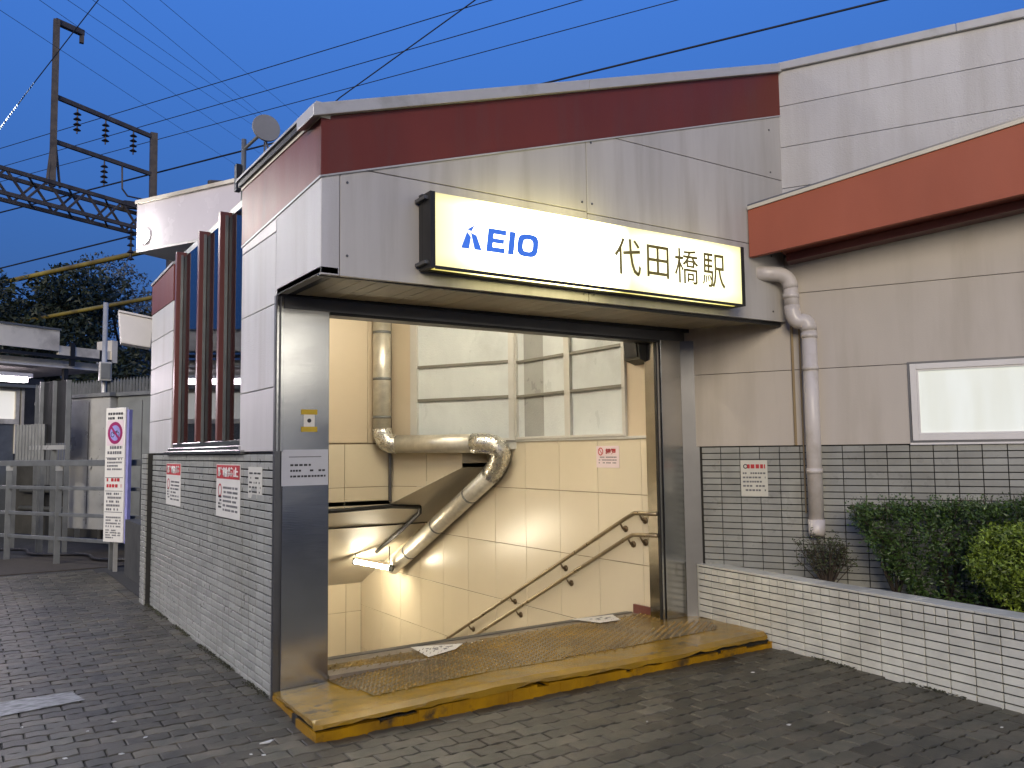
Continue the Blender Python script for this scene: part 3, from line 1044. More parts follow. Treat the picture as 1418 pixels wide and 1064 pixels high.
# window 2 in the right hall wall
hw = part('hall_upper_wall', MB().box(3.402, 3.56, 0.16, 0.47, 1.66, 3.3).box(3.402, 3.56, 0.47, 2.30, 3.05, 3.3), 'hallpanel', eb)
wf = MB()
for a in (0.47, 2.255):
    wf.box(3.375, 3.45, a - .022, a + .022, 1.665, 3.06)
wf.box(3.37, 3.45, 1.27, 1.36, 1.665, 3.06)
wf.box(3.372, 3.45, 0.47, 2.27, 1.665, 1.69).box(3.372, 3.45, 0.47, 2.27, 3.03, 3.06)
win = part('hall_window', wf, 'alu', eb, bevel=.002)
for z in (2.13, 2.51):
    for b0, b1 in ((0.493, 1.268), (1.362, 2.232)):
        part('transom', MB().box(3.378, 3.44, b0, b1, z - .014, z + .014), 'transom', win)
for (a0, a1, key) in ((0.49, 1.27, 'frost'), (1.36, 1.76, 'frost'), (2.12, 2.235, 'frost'), (1.76, 2.12, 'frost_shade')):
    for (z0, z1) in ((1.69, 2.117), (2.143, 2.497), (2.523, 3.03)):
        part('window_pane', MB().box(3.405, 3.413, a0, a1, z0, z1), key, win)
# window 1 in the angled wall
a0, a1 = 0.355, 1.690
wf = MB()
HR.rect(wf, a0 - .05, a0 + .045, 1.655, 3.06, -0.02, 0.03)
HR.rect(wf, a1 - .07, a1, 1.655, 3.06, -0.02, 0.03)
HR.rect(wf, a0, a1, 1.655, 1.685, -0.02, 0.025)
HR.rect(wf, a0, a1, 3.03, 3.06, -0.02, 0.025)
win = part('hall_window', wf, 'alu', eb, bevel=.002)
for z in (2.14, 2.53):
    mb = MB()
    HR.rect(mb, a0 + .046, a1 - .071, z - .016, z + .016, -0.02, 0.018)
    part('transom', mb, 'transom', win)
for (b0, b1) in ((a0 + .045, 0.72), (0.72, a1 - .07)):
    for (z0, z1) in ((1.685, 2.126), (2.154, 2.516), (2.544, 3.03)):
        mb = MB()
        HR.rect(mb, b0, b1, z0, z1, -0.012, -0.006)
        part('window_pane', mb, 'frost', win)
mb = MB()
HR.rect(mb, 0.29, 1.70, 3.06, 3.3, -0.05, 0.0)
part('hall_panel', mb, 'hallpanel', hr)
mb = MB()
HR.rect(mb, 0.998, 1.70, 1.56, 1.655, -0.05, 0.0)
part('window_sill', mb, 'alu', hr)
# left hall wall, hall ceiling, floor, stairs
part('hall_left_wall', MB().box(0.205, 0.37, 0.16, 4.24, -3.2, 1.60).box(0.205, 0.37, 4.24, 6.5, -3.2, 0.62).box(0.205, 0.37, 0.16, 0.82, 1.60, 3.3).box(0.205, 0.37, 3.18, 3.78, 1.60, 3.3), 'hallpanel', eb)
part('hall_ceiling', MB().box(0.2, 3.6, 0.12, 3.9, 3.3, 3.36), 'ceil', eb)
part('landing_floor', MB().box(0.372, 3.40, -0.004, 0.462, -0.1, 0.088), 'floor', eb)
part('skirting', MB().box(3.375, 3.398, 0.15, 0.40, 0.088, 0.165), 'maroon_fin', eb)
stp = MB()
for k in range(14):
    stp.box(0.37, 3.40, 0.462 + 0.31 * k, 0.462 + 0.31 * (k + 1), -3.0, 0.088 - 0.155 * (k + 1))
part('stairs', stp, 'concrete', eb)
part('landing_nosing', MB().box(0.38, 3.36, 0.40, 0.466, 0.088, 0.094), 'steel_dark', eb)

part('stairwell_cover', MB().box(0.17, 3.62, 4.37, 6.74, 0.62, 0.70).box(0.17, 0.204, 4.37, 6.74, -0.1, 0.62).box(0.204, 3.62, 6.701, 6.74, -0.1, 0.62), 'darkwall', eb)
# ------------------------------------------------------------------ illuminated sign
sg = thing('station_sign', 'lit white station name sign box with blue logo and dark characters over the entrance', 'sign', (2.0, -0.80, 2.66))
mb = MB().box(0.627, 3.42, -0.850, -0.80, 2.655, 3.125)
part('cabinet', mb, 'black', sg, bevel=0.004)
for x0, x1, z0, z1 in ((0.627, 0.66, 2.655, 3.125), (3.385, 3.42, 2.655, 3.125)):
    part('frame', MB().box(x0, x1, -0.955, -0.850, z0, z1), 'black', sg)
part('frame', MB().box(0.66, 3.385, -0.956, -0.948, 2.648, 2.668), 'black', sg)
part('top_rail', MB().box(0.627, 3.42, -0.848, -0.80, 3.126, 3.133), 'steel_dark', sg)
part('lit_face', MB().box(0.66, 3.385, -0.950, -0.855, 2.664, 3.121), 'sign', sg)
for z in (2.68, 3.08):
    part('bracket', MB().box(0.60, 0.627, -0.93, -0.80, z, z + .02), 'steel_dark', sg)
SF = Frame((0, -0.950), (1, 0), (0, -1))
def logo_poly(name, polys):
    mb = MB()
    for P in polys:
        SF.poly(mb, P, 0.001, 0.003)
    part(name, mb, 'logo_blue', sg)
# letters laid out in a unit box: u along, v up; slanted
U0, V0, SU, SV, SH = 0.850, 2.800, 0.176, 0.152, 0.20
def lp(pts, du):
    return [(U0 + (du + u + SH * v * 0.55) * SU, V0 + v * SV) for u, v in pts]
# first letter: left wedge with flag tip and the leaning leg
logo_poly('logo_letter', [lp([(-0.05, 0.0), (0.27, 0.0), (0.30, 0.50), (0.12, 0.70)], 0), lp([(0.12, 0.80), (0.40, 1.02), (0.30, 0.74)], 0),
                          lp([(0.28, 0.68), (0.52, 0.60), (0.80, 0.0), (0.50, 0.0)], 0)])
logo_poly('logo_letter', [lp([(0, 0), (0.25, 0), (0.25, 1), (0, 1)], .98), lp([(0.25, 0), (0.78, 0), (0.78, .22), (.25, .22)], .98),
                          lp([(0.25, .40), (0.72, .40), (0.72, .60), (.25, .60)], .98), lp([(0.25, .78), (0.78, .78), (0.78, 1), (.25, 1)], .98)])
logo_poly('logo_letter', [lp([(0, 0), (0.26, 0), (0.26, 1), (0, 1)], 1.90)])
def ring():
    o_, i_ = [], []
    for k in range(28):
        q = 2 * math.pi * k / 28
        c, s_ = math.cos(q), math.sin(q)
        se = lambda v, n: math.copysign(abs(v) ** n, v)
        o_.append((0.47 + 0.47 * se(c, .62), 0.5 + 0.5 * se(s_, .62)))
        i_.append((0.47 + 0.22 * se(c, .66), 0.5 + 0.27 * se(s_, .66)))
    return o_, i_
ro, ri = ring()
ro, ri = lp(ro, 2.28), lp(ri, 2.28)
logo_poly('logo_letter', [[ro[k], ro[(k + 1) % 28], ri[(k + 1) % 28], ri[k]] for k in range(28)])
for k, ch in enumerate('代田橋駅'):
    zz = 2.905 - 0.002 * k
    text_mesh(ch, 0.26, 0.002, SF, SF.p(2.205 + 0.290 * k, 0), zz, 0.001, width=0.245 if k != 1 else 0.215, height=0.262 if k != 1 else 0.235, name='character', mt='kanji', parent=sg, bold=0.0008)

# ------------------------------------------------------------------ right hand station building
rb = thing('station_building', 'pale rendered station building with orange-maroon eave and grey tiled base', 'building', (6.0, -2.0, 0))
S1 = 5.2
mb = MB()
RW.poly(mb, [(-0.15, -0.3), (S1, -0.3), (S1, 4.80), (0.80, 4.80), (0.80, 3.3), (-0.15, 3.3)], -0.22, -0.016)
wl = part('wall', mb, 'joint', rb)
sp = []
for i in range(31):
    for j in range(26):
        sp.append((0.012 + TW * (i + .5), 1.553 - TH * (j + .5), 't'))
tmr = {'t': tile_mesh('tile', TW - 0.006, TH - 0.0072, 0.014, 0.002, 'tile')}
lay_tiles(wl, RW, sp, tmr, 'tile', 'tile', 300, o=-0.012)
WS0, WS1 = 1.70, 4.0
rects = [(-0.14, WS0, 1.558, 2.193, 'wall'), (WS1, S1, 1.558, 2.193, 'wall'), (-0.14, S1, 2.193, 2.842, 'wall'), (-0.14, S1, 2.842, 3.48, 'wall'), (0.765, S1, 3.48, 3.76, 'panel'), (0.765, S1, 3.76, 4.121, 'panel'), (0.765, S1, 4.121, 4.485, 'panel'), (0.765, S1, 4.485, 4.80, 'panel')]
panels(wl, RW, rects, -0.05, 0.0, 0.0022, None, name='wall_panel', bevel=.003)
for (s0, s1) in ((0.79, 2.152), (2.154, 3.602), (3.604, 5.2)):
    mb = MB()
    RW.rect(mb, s0, s1, 4.80, 4.868, -0.30, 0.03)
    part('coping', mb, 'cap', rb, bevel=.006)
# eave
EZ = lambda s: (3.105 + 0.117 * (s - 0.574), 3.497 + 0.178 * (s - 0.574))
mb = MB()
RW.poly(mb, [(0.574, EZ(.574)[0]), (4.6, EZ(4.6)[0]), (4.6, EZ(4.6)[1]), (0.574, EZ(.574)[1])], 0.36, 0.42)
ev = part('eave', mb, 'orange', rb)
mb = MB()
RW.poly(mb, [(0.574, EZ(.574)[1] + .001), (4.6, EZ(4.6)[1] + .001), (4.6, EZ(4.6)[1] + .030), (0.574, EZ(.574)[1] + .030)], 0.30, 0.435)
part('eave_trim', mb, 'cream', ev)
mb = MB()
RW.poly(mb, [(0.50, EZ(.5)[1] + .031), (4.6, EZ(4.6)[1] + .031), (4.6, EZ(4.6)[1] + .055), (0.50, EZ(.5)[1] + .055)], 0.0, 0.40)
part('eave_flashing', mb, 'steel_dark', ev)
mb = MB()
RW.poly(mb, [(0.80, EZ(.8)[0] + .02), (4.6, EZ(4.6)[0] + .02), (4.6, EZ(4.6)[0] + .05), (0.80, EZ(.8)[0] + .05)], 0.0, 0.355)
part('eave_soffit', mb, 'maroon', ev)
mb = MB()
RW.poly(mb, [(0.82, EZ(.82)[0] - .045), (4.6, EZ(4.6)[0] - .045), (4.6, EZ(4.6)[0] + .018), (0.82, EZ(.82)[0] + .018)], 0.0, 0.16)
part('eave_beam', mb, 'maroon_fin', ev)
# window
wf = MB()
RW.rect(wf, WS0 - .0, WS0 + .045, 1.585, 2.19, -0.04, 0.012)
RW.rect(wf, WS1 - .045, WS1, 1.585, 2.19, -0.04, 0.012)
RW.rect(wf, WS0 + .045, WS1 - .045, 2.145, 2.19, -0.04, 0.012)
RW.rect(wf, WS0 + .045, WS1 - .045, 1.585, 1.632, -0.04, 0.012)
win = part('window', wf, 'whiteframe', rb, bevel=.003)
wf = MB()
RW.rect(wf, WS0 - .018, WS0 - .003, 1.57, 2.205, -0.02, 0.006)
RW.rect(wf, WS0 - .018, WS1, 2.192, 2.206, -0.02, 0.009)
RW.rect(wf, WS0 - .018, WS1, 1.570, 1.583, -0.02, 0.009)
part('window_seal', wf, 'steel_dark', win)
for (b0, b1) in ((WS0 + .06, 2.85), (2.86, WS1 - .06)):
    mb = MB()
    RW.rect(mb, b0, b1, 1.645, 2.132, -0.014, -0.010)
    part('window_pane', mb, 'litwindow', win)
    wf = MB()
    RW.rect(wf, b0 - .014, b1 + .004, 1.633, 1.645, -0.03, 0.004)
    RW.rect(wf, b0 - .014, b1 + .004, 2.132, 2.144, -0.03, 0.004)
    RW.rect(wf, b0 - .014, b0, 1.645, 2.132, -0.03, 0.004)
    part('sash', wf, 'whiteframe', win)
mb = MB()
RW.rect(mb, WS0 - .02, WS1, 1.552, 1.568, -0.02, 0.022)
part('window_sill', mb, 'whiteframe', rb)
# rear part of the building so that its top has depth
part('roof', MB().prism([RW.p(0.8, 4.72, -.3), RW.p(5.2, 4.72, -.3), RW.p(5.2, 4.72, -5), RW.p(0.8, 4.72, -5)], (0, 0, 0.06)), 'steel_dark', rb)

# downpipe
dp = thing('downpipe', 'pale drainpipe with elbows running down the right-hand wall', 'pipe', RW.p(0.94, 0.85, 0.12))
def arc(p0, c, p1, n=6):
    p0, c, p1 = Vector(p0), Vector(c), Vector(p1)
    return [p0 * (1 - t) ** 2 + c * 2 * t * (1 - t) + p1 * t * t for t in [k / n for k in range(n + 1)]]
top = RW.p(0.84, 2.985, 0.13)
a_ = RW.p(0.845, 2.70, 0.13)
b_ = RW.p(0.97, 2.50, 0.12)
c_ = RW.p(0.97, 0.93, 0.12)
inl = Vector((top.x - 0.26, top.y + 0.15, 2.99))
part('upper_elbow', MB().tube([inl] + arc(inl + (top - inl) * .55, top, top - Vector((0, 0, .12))), 0.062, 16), 'pipe', dp, True)
part('upper_pipe', MB().tube([top - Vector((0, 0, .10)), a_], 0.060, 16), 'pipe', dp, True)
part('offset_bend', MB().tube(arc(a_ + Vector((0, 0, .02)), a_ - Vector((0, 0, .12)), (a_ + b_) / 2 - Vector((0, 0, .02)), 5) + arc((a_ + b_) / 2 - Vector((0, 0, .02)), b_ + Vector((0, 0, .10)), b_, 5)[1:], 0.064, 16), 'pipe', dp, True)
part('lower_pipe', MB().tube([b_ + Vector((0, 0, .03)), c_], 0.060, 16), 'pipe', dp, True)
part('spout', MB().tube([c_ + Vector((0, 0, .03)), c_ - Vector((0, 0, .06)), c_ + Vector(RW.n) * .02 - Vector((0, 0, .10))], 0.066, 16, radii=[.066, .066, .058]), 'pipe', dp, True)
for z in (2.80, 2.46, 2.19, 1.35):
    base = (top if z > 2.7 else b_)
    part('collar', MB().tube([(base.x, base.y, z - .02), (base.x, base.y, z + .02)], 0.066, 16), 'pipe', dp, True)
single('conduit', MB().tube([RW.p(0.815, 2.57, 0.012), RW.p(0.815, 1.56, 0.012)], 0.011, 8).tube([RW.p(0.875, 2.57, 0.008), RW.p(0.875, 1.0, 0.008)], 0.007, 8), 'stain', 'thin ochre stained conduit beside the drainpipe', 'conduit')

# ------------------------------------------------------------------ planter
PLEN = 4.2
HP = 0.528
pt = thing('tiled_planter', 'low pale tiled planter wall in front of the right-hand wall', 'planter', (3.6, -2.0, 0))
mb = MB()
PL.rect(mb, -0.035, PLEN, -0.2, HP - 0.004, -0.17, -0.012)
pw = part('planter_wall', mb, 'joint', pt)
tmp_ = {'t': tile_mesh('tile', TW - .009, TH - .0092, .016, .002, 'tile_pale'), 'h': tile_mesh('tile', TW / 2 - .009, TH - .0092, .016, .002, 'tile_pale'), 'c': tile_mesh('tile', TW / 2 - .005, .05, .012, .003, 'tile_pale')}
sp = []
for i in range(25):
    for j in range(10):
        z = HP - 0.008 - TH * (j + .5)
        if j < 2:
            sp.append((-0.033 + TW * (i + .25), z, 'h'))
            sp.append((-0.033 + TW * (i + .75), z, 'h'))
        else:
            sp.append((-0.033 + TW * (i + .5), z, 't'))
lay_tiles(pw, PL, sp, tmp_, 'tile', 'tile_pale', 300, o=-0.012)
for i in range(10):
    mb = MB()
    PL.rect(mb, 0.42 * i - .048, 0.42 * (i + 1) - .052, HP - .004, HP + .012, -0.18, 0.003)
    part('coping', mb, 'tile_pale', pt, bevel=.004)
mb = MB()
PL.rect(mb, -0.048, -0.036, 0, HP - .006, -0.17, -0.003)
part('end_tile', mb, 'tile_pale', pt)
mb = MB().prism([PL.p(0.3, 0.40, -.17), PL.p(PLEN, 0.40, -.17), RW.p(4.4, 0.40, -.016), RW.p(0.55, 0.40, -.016)], (0, 0, -0.4))
part('planter_soil', mb, 'soil', pt)

def leaf_cloud(inside, bbox, n, size, seed, jitter=0.5):
    rr = random.Random(seed)
    mb = MB()
    (x0, x1), (y0, y1), (z0, z1) = bbox
    cnt = 0
    tries = 0
    while cnt < n and tries < n * 40:
        tries += 1
        p = Vector((rr.uniform(x0, x1), rr.uniform(y0, y1), rr.uniform(z0, z1)))
        if not inside(p, rr):
            continue
        cnt += 1
        s_ = size * rr.uniform(0.6, 1.35)
        d = Vector((rr.gauss(0, 1), rr.gauss(0, 1), rr.gauss(0.1, .8))).normalized()
        q = d.orthogonal().normalized()
        q = Matrix.Rotation(rr.uniform(0, 6.28), 3, d) @ q
        nrm = d.cross(q)
        i = len(mb.v)
        mb.v += [tuple(p - d * s_), tuple(p + q * s_ * .42 + nrm * s_ * .12), tuple(p + d * s_), tuple(p - q * s_ * .42 + nrm * s_ * .12)]
        mb.f += [(i, i + 1, i + 2), (i, i + 2, i + 3)]
    return mb
# dark clipped hedge: local coords along the R wall
def to_r(p):
    v = Vector((p.x, p.y, 0)) - RW.org
    return v.dot(RW.e), v.dot(RW.n), p.z
def hedge_in(p, rr):
    s, o, z = to_r(p)
    d = noise.noise((s * 4, o * 4, z * 4)) * 0.12 + noise.noise((s * 15, o * 15, z * 15)) * 0.09
    lo = 1.22 + (1.10 - z) * 0.62 + d
    topz = 1.085 + 0.035 * (s - 1.3) + d * 0.45
    if not (lo < s < 4.0 and 0.02 < o < 0.50 + d and 0.42 < z < topz):
        return False
    # mostly the outer shell
    e = min(s - lo, topz - z, 0.50 + d - o)
    return e < 0.10 or rr.random() < 0.15
hg = thing('clipped_hedge', 'dark green clipped hedge in the planter against the tiled wall', 'hedge', RW.p(2.2, .41, .25))
hb = ((3.6, 6.2), (-4.0, -0.8), (0.40, 1.30))
part('foliage', leaf_cloud(hedge_in, hb, 24000, 0.0175, 3), 'leaf_dark', hg)
tk = MB()
for s in (1.55, 1.9, 2.3, 2.7, 3.2):
    b0 = RW.p(s, 0.38, .25)
    for k in range(5):
        tk.tube([b0, RW.p(s + random.uniform(-.1, .1), .65, .25 + random.uniform(-.05, .1)), RW.p(s + random.uniform(-.25, .25), 1.0, .25 + random.uniform(-.15, .2))], .012, 5, radii=[.014, .009, .004])
for k in range(70):
    s = random.uniform(1.25, 3.2)
    z0 = 1.06 + .035 * (s - 1.3)
    b0 = RW.p(s, z0 - .06, random.uniform(.1, .5))
    e0 = b0 + Vector((random.uniform(-.04, .04), random.uniform(-.04, .04), random.uniform(.08, .15)))
    tk.tube([b0, e0], .002, 4)
part('stems', tk, 'bark', hg)
sprig = MB()
rr = random.Random(91)
for k in range(150):
    s = rr.uniform(1.22, 3.2)
    o_ = rr.uniform(.05, .55)
    top_ = rr.random() < .7
    z0 = 1.08 + .035 * (s - 1.3) if top_ else rr.uniform(.6, 1.0)
    b0 = RW.p(s if top_ else 1.25 + (1.1 - z0) * .62, z0, o_)
    dv = Vector((rr.uniform(-.5, .5), rr.uniform(-.5, .5), 1)).normalized() if top_ else (-RW.e + Vector((0, 0, rr.uniform(-.2, .8)))).normalized()
    for j in range(7):
        c = b0 + dv * (.012 * j) + Vector((rr.uniform(-.01, .01), rr.uniform(-.01, .01), 0))
        d = (dv + Vector((rr.gauss(0, .8), rr.gauss(0, .8), rr.gauss(0, .5)))).normalized() * rr.uniform(.014, .024)
        q = d.orthogonal().normalized() * d.length * .4
        i = len(sprig.v)
        sprig.v += [tuple(c), tuple(c + d * .5 + q), tuple(c + d), tuple(c + d * .5 - q)]
        sprig.f += [(i, i + 1, i + 2), (i, i + 2, i + 3)]
part('sprigs', sprig, 'leaf_dark', hg)
BC = RW.p(2.42, 0.74, 0.62)
def bush_in(p, rr):
    v = p - BC
    d = noise.noise(p * 5) * 0.09 + noise.noise(p * 14) * 0.05
    q = math.sqrt((v.x / .40) ** 2 + (v.y / .40) ** 2 + (v.z / .30) ** 2) + d * 2
    return q < 1 and (q > 0.62 or rr.random() < .12) and p.z > .42
bs = thing('bright_bush', 'bright yellow-green round bush at the front of the hedge', 'bush', (BC.x, BC.y, 0.40))
part('foliage', leaf_cloud(bush_in, ((BC.x - .5, BC.x + .5), (BC.y - .5, BC.y + .5), (.4, 1.2)), 8500, 0.0165, 5), 'leaf_light', bs)
tk = MB()
for k in range(9):
    q = random.uniform(0, 6.28)
    tk.tube([(BC.x, BC.y, .40), (BC.x + .1 * math.cos(q), BC.y + .1 * math.sin(q), .55), (BC.x + .3 * math.cos(q), BC.y + .3 * math.sin(q), .75)], .01, 5, radii=[.012, .008, .003])
part('stems', tk, 'bark', bs)
# dry twiggy shrub
DC = RW.p(1.05, 0.40, .22)
ds = thing('dry_shrub', 'sparse dry twiggy shrub below the drainpipe', 'shrub', DC)
tk = MB()
tips = []
for k in range(46):
    q = random.uniform(0, 6.28)
    r_ = random.uniform(.04, .24)
    h_ = random.uniform(.18, .48)
    tip = DC + RW.e * (r_ * math.cos(q) * 1.1) + RW.n * (r_ * math.sin(q) * .6) + Vector((0, 0, h_))
    mid = DC + (tip - DC) * .5 + Vector((random.uniform(-.04, .04), random.uniform(-.04, .04), .03))
    tk.tube([DC, mid, tip], .004, 5, radii=[.006, .0035, .0018])
    for j in range(4):
        t = random.uniform(.4, 1)
        s0 = mid + (tip - mid) * t
        s1 = s0 + Vector((random.uniform(-.07, .07), random.uniform(-.07, .07), random.uniform(-.02, .08)))
        tk.tube([s0, s1], .0018, 4)
        tips.append(s1)
        tips.append(s0)
part('twigs', tk, 'bark', ds)
lm = MB()
for p in tips:
    for j in range(3):
        d = Vector((random.gauss(0, 1), random.gauss(0, 1), random.gauss(0, 1))).normalized() * random.uniform(.008, .016)
        q = d.orthogonal().normalized() * d.length * .5
        c = p + Vector((random.gauss(0, .015), random.gauss(0, .015), random.gauss(0, .015)))
        i = len(lm.v)
        lm.v += [tuple(c - d), tuple(c + q), tuple(c + d), tuple(c - q)]
        lm.f += [(i, i + 1, i + 2), (i, i + 2, i + 3)]
part('dry_leaves', lm, 'leaf_dry', ds)

# ------------------------------------------------------------------ things in the stair hall
dc = thing('ventilation_duct', 'foil lagged round duct bending down along the stair wall', 'duct', (2.45, 3.6, 1.55))
vx, vy = 2.43, 3.655
h0, h1 = Vector((2.50, 3.68, 1.635)), Vector((3.17, 2.434, 1.627))
part('upright_duct', MB().tube([(vx, vy, 3.3), (vx, vy, 1.80)], 0.105, 18), 'duct', dc, True)
part('lower_elbow', MB().tube(arc((vx, vy, 1.82), (vx, vy, 1.63), h0 + (h1 - h0) * .10, 7), 0.112, 18), 'foil', dc, True)
part('level_duct', MB().tube([h0 + (h1 - h0) * .08, h0 + (h1 - h0) * .86], 0.105, 18), 'duct', dc, True)
d1, d2 = Vector((3.275, 2.62, 1.27)), Vector((3.275, 5.13, -0.01))
part('bend_elbow', MB().tube(arc(h0 + (h1 - h0) * .84, Vector((3.33, 2.14, 1.66)), d1, 10), 0.113, 18), 'foil', dc, True)
part('sloping_duct', MB().tube([d1 - (d2 - d1) * .01, d2], 0.105, 18), 'duct', dc, True)
for t in (0.18, 0.5, .8):
    p = d1 + (d2 - d1) * t
    part('strap', MB().tube([p - (d2 - d1).normalized() * .015, p + (d2 - d1).normalized() * .015], 0.109, 18), 'galv', dc, True)
for z in (2.95, 2.4, 1.95):
    part('strap', MB().tube([(vx, vy, z - .015), (vx, vy, z + .015)], 0.109, 18), 'galv', dc, True)
single('wall_conduit', MB().tube([(2.575, 3.745, 3.3), (2.575, 3.745, .96)], .02, 8), 'steel_dark', 'thin dark vertical conduit beside the upright duct', 'conduit')
cb = single('cable_run', MB().tube([(0.5, 3.74, 0.868), (2.0, 3.74, 0.886), (2.6, 3.76, 0.902), (3.02, 3.85, 0.868), (3.10, 4.0, 0.79), (3.10, 4.5, 0.545), (3.06, 5.2, 0.20)], 0.026, 8), 'cable', 'black cable bundle crossing the stair ceiling', 'cable', True)
lp_ = thing('stair_lamp', 'lit fluorescent tube lamp low on the stair ceiling', 'lamp', (3.0, 5.15, 0.06))
la, lb = Vector((2.80, 5.30, 0.085)), Vector((3.13, 4.94, 0.01))
part('tube', MB().tube([la, lb], 0.030, 12), 'lamp_stairs', lp_, True)
dirl = (lb - la).normalized()
part('end_cap', MB().tube([la - dirl * .03, la], 0.045, 12), 'galv', lp_)
part('end_cap', MB().tube([lb, lb + dirl * .05], 0.045, 12), 'galv', lp_)
part('lamp_body', MB().bar(la + Vector((0, 0, .047)), lb + Vector((0, 0, .047)), .05, .03), 'hallpanel', lp_)
part('hanger', MB().tube([la + Vector((0, 0, .07)), la + Vector((0, 0, .14))], .008, 6).tube([lb + Vector((0, 0, .07)), lb + Vector((0, 0, .28))], .008, 6), 'galv', lp_)
for (xa, ya, lbl) in ((1.45, 4.9, 'unseen tube lamp added on the sloping stair ceiling to brighten the lower hall'),):
    t = thing('stair_lamp', lbl, 'lamp', (xa, ya, zc(ya) - .1))  # hidden lamp, added to brighten the lower stair hall
    part('tube', MB().tube([(xa, ya - .5, zc(ya - .5) - .07), (xa, ya + .5, zc(ya + .5) - .07)], .03, 12), 'lamp_stairs', t, True)
    part('lamp_body', MB().bar((xa, ya - .55, zc(ya - .55) - .022), (xa, ya + .55, zc(ya + .55) - .022), .07, .03), 'whiteframe', t)
hl_grp = 'ceiling lamps of the stair hall'
for k, (x, y) in enumerate(((1.5, 0.75), (2.3, 1.5), (1.6, 2.2))):
    t = thing('ceiling_lamp', ('strip lamp on the stair hall ceiling nearest the street', 'middle strip lamp on the stair hall ceiling', 'strip lamp on the stair hall ceiling nearest the duct')[k], 'lamp', (x, y, 3.30), hl_grp)
    part('lamp_body', MB().box(x - .6, x + .6, y - .05, y + .05, 3.262, 3.299), 'whiteframe', t)
    part('tube', MB().tube([(x - .56, y, 3.235), (x + .56, y, 3.235)], .022, 10), 'lamp', t, True)

for nm, pts, brs, lbl in (
        ('handrail', [(3.33, 0.02, 0.985), (3.33, 0.30, 0.978), (3.33, 0.42, 0.925), (3.33, 3.778, -0.744), (3.33, 5.6, -1.64)], [(0.235, .938), (.498, .844), (1.413, .395), (2.332, -.058), (3.224, -.506)], 'upper bronze handrail sloping down the beige stair wall'),
        ('handrail', [(3.33, 0.02, 0.80), (3.33, 0.33, 0.785), (3.33, 0.44, 0.735), (3.33, 3.124, -0.595), (3.33, 5.6, -1.82)], [(0.234, .722), (.397, .677), (1.324, .229), (2.224, -.219)], 'lower bronze handrail running below the other one on the stair wall')):
    t = thing(nm, lbl, 'handrail', (3.33, 0.3, pts[1][2]))
    part('rail', MB().tube(pts, 0.0185, 10), 'rail', t, True)
    for (y, z) in brs:
        # rail height there
        zr = pts[1][2] if y < .33 else pts[2][2] + (pts[3][2] - pts[2][2]) * (y - pts[2][1]) / (pts[3][1] - pts[2][1])
        part('bracket', MB().tube([(3.397, y, zr - .065), (3.36, y, zr - .06), (3.33, y, zr - .012)], .009, 8).tube([(3.399, y, zr - .065), (3.385, y, zr - .065)], .03, 10), 'bracket', t, True)
spk = thing('wall_speaker', 'dark box speaker high on the wall just inside the entrance', 'speaker', (3.38, .25, 2.29))
part('housing', MB().prism([(3.40, .13, 2.30), (3.30, .15, 2.34), (3.28, .15, 2.52), (3.40, .13, 2.55)], (0, .2, 0)), 'speaker', spk, bevel=.006)
part('grille', MB().prism([(3.296, .17, 2.36), (3.286, .17, 2.36), (3.270, .17, 2.50), (3.280, .17, 2.50)], (0, .16, 0)), 'black', spk)
part('bracket', MB().box(3.37, 3.40, .2, .26, 2.55, 2.60), 'galv', spk)

# ------------------------------------------------------------------ notices
def dashes(fr, c, w, h, rows, seed, o, th=.45, density=.8, cell=None):
    """rows of small printed marks, unreadable body print"""
    rr = random.Random(seed)
    mb = MB()
    base = Vector(c)
    rh = h / rows
    for r_ in range(rows):
        z = base.z + h / 2 - rh * (r_ + .5)
        x = -w / 2
        end = w / 2 * (1 if rr.random() < .7 else rr.uniform(.1, .9))
        while x < end:
            cw = (cell or rh * .8) * rr.uniform(.6, 1.1)
            if rr.random() < density:
                q = [base + fr.right * xx + fr.n * o for xx in (x, min(x + cw * .75, w / 2))]
                zz = rh * th / 2
                mb.prism([(q[0].x, q[0].y, z - zz), (q[1].x, q[1].y, z - zz), (q[1].x, q[1].y, z + zz), (q[0].x, q[0].y, z + zz)], fr.n * .0006)
            x += cw
    return mb
def plate(fr, c, w, h, o, th):
    mb = MB()
    b = Vector(c)
    l, r_ = b - fr.right * (w / 2) + fr.n * o, b + fr.right * (w / 2) + fr.n * o
    return mb.prism([(l.x, l.y, b.z - h / 2), (r_.x, r_.y, b.z - h / 2), (r_.x, r_.y, b.z + h / 2), (l.x, l.y, b.z + h / 2)], fr.n * th)
def off(fr, c, dx, dz):
    v = Vector(c) + fr.right * dx
    return Vector((v.x, v.y, v.z + dz))
def disc(fr, c, r0, r1, o, th=.0006, n=24):
    mb = MB()
    b = Vector(c) + fr.n * o
    pt_ = lambda r_, k: b + fr.right * (r_ * math.cos(2 * math.pi * k / n)) + Vector((0, 0, r_ * math.sin(2 * math.pi * k / n)))
    for k in range(n):
        P = [pt_(r1, k), pt_(r1, k + 1), pt_(r0, k + 1), pt_(r0, k)] if r0 > 0 else [pt_(r1, k), pt_(r1, k + 1), b]
        mb.prism(P, fr.n * th)
    return mb
def slash(fr, c, r_, wd, o, th=.0006, ang=-45):
    a = R(ang)
    b = Vector(c) + fr.n * o
    d = fr.right * math.cos(a) + Vector((0, 0, math.sin(a)))
    q = fr.right * -math.sin(a) + Vector((0, 0, math.cos(a)))
    return MB().prism([b - d * r_ - q * wd, b + d * r_ - q * wd, b + d * r_ + q * wd, b - d * r_ + q * wd], fr.n * th)

grp = None
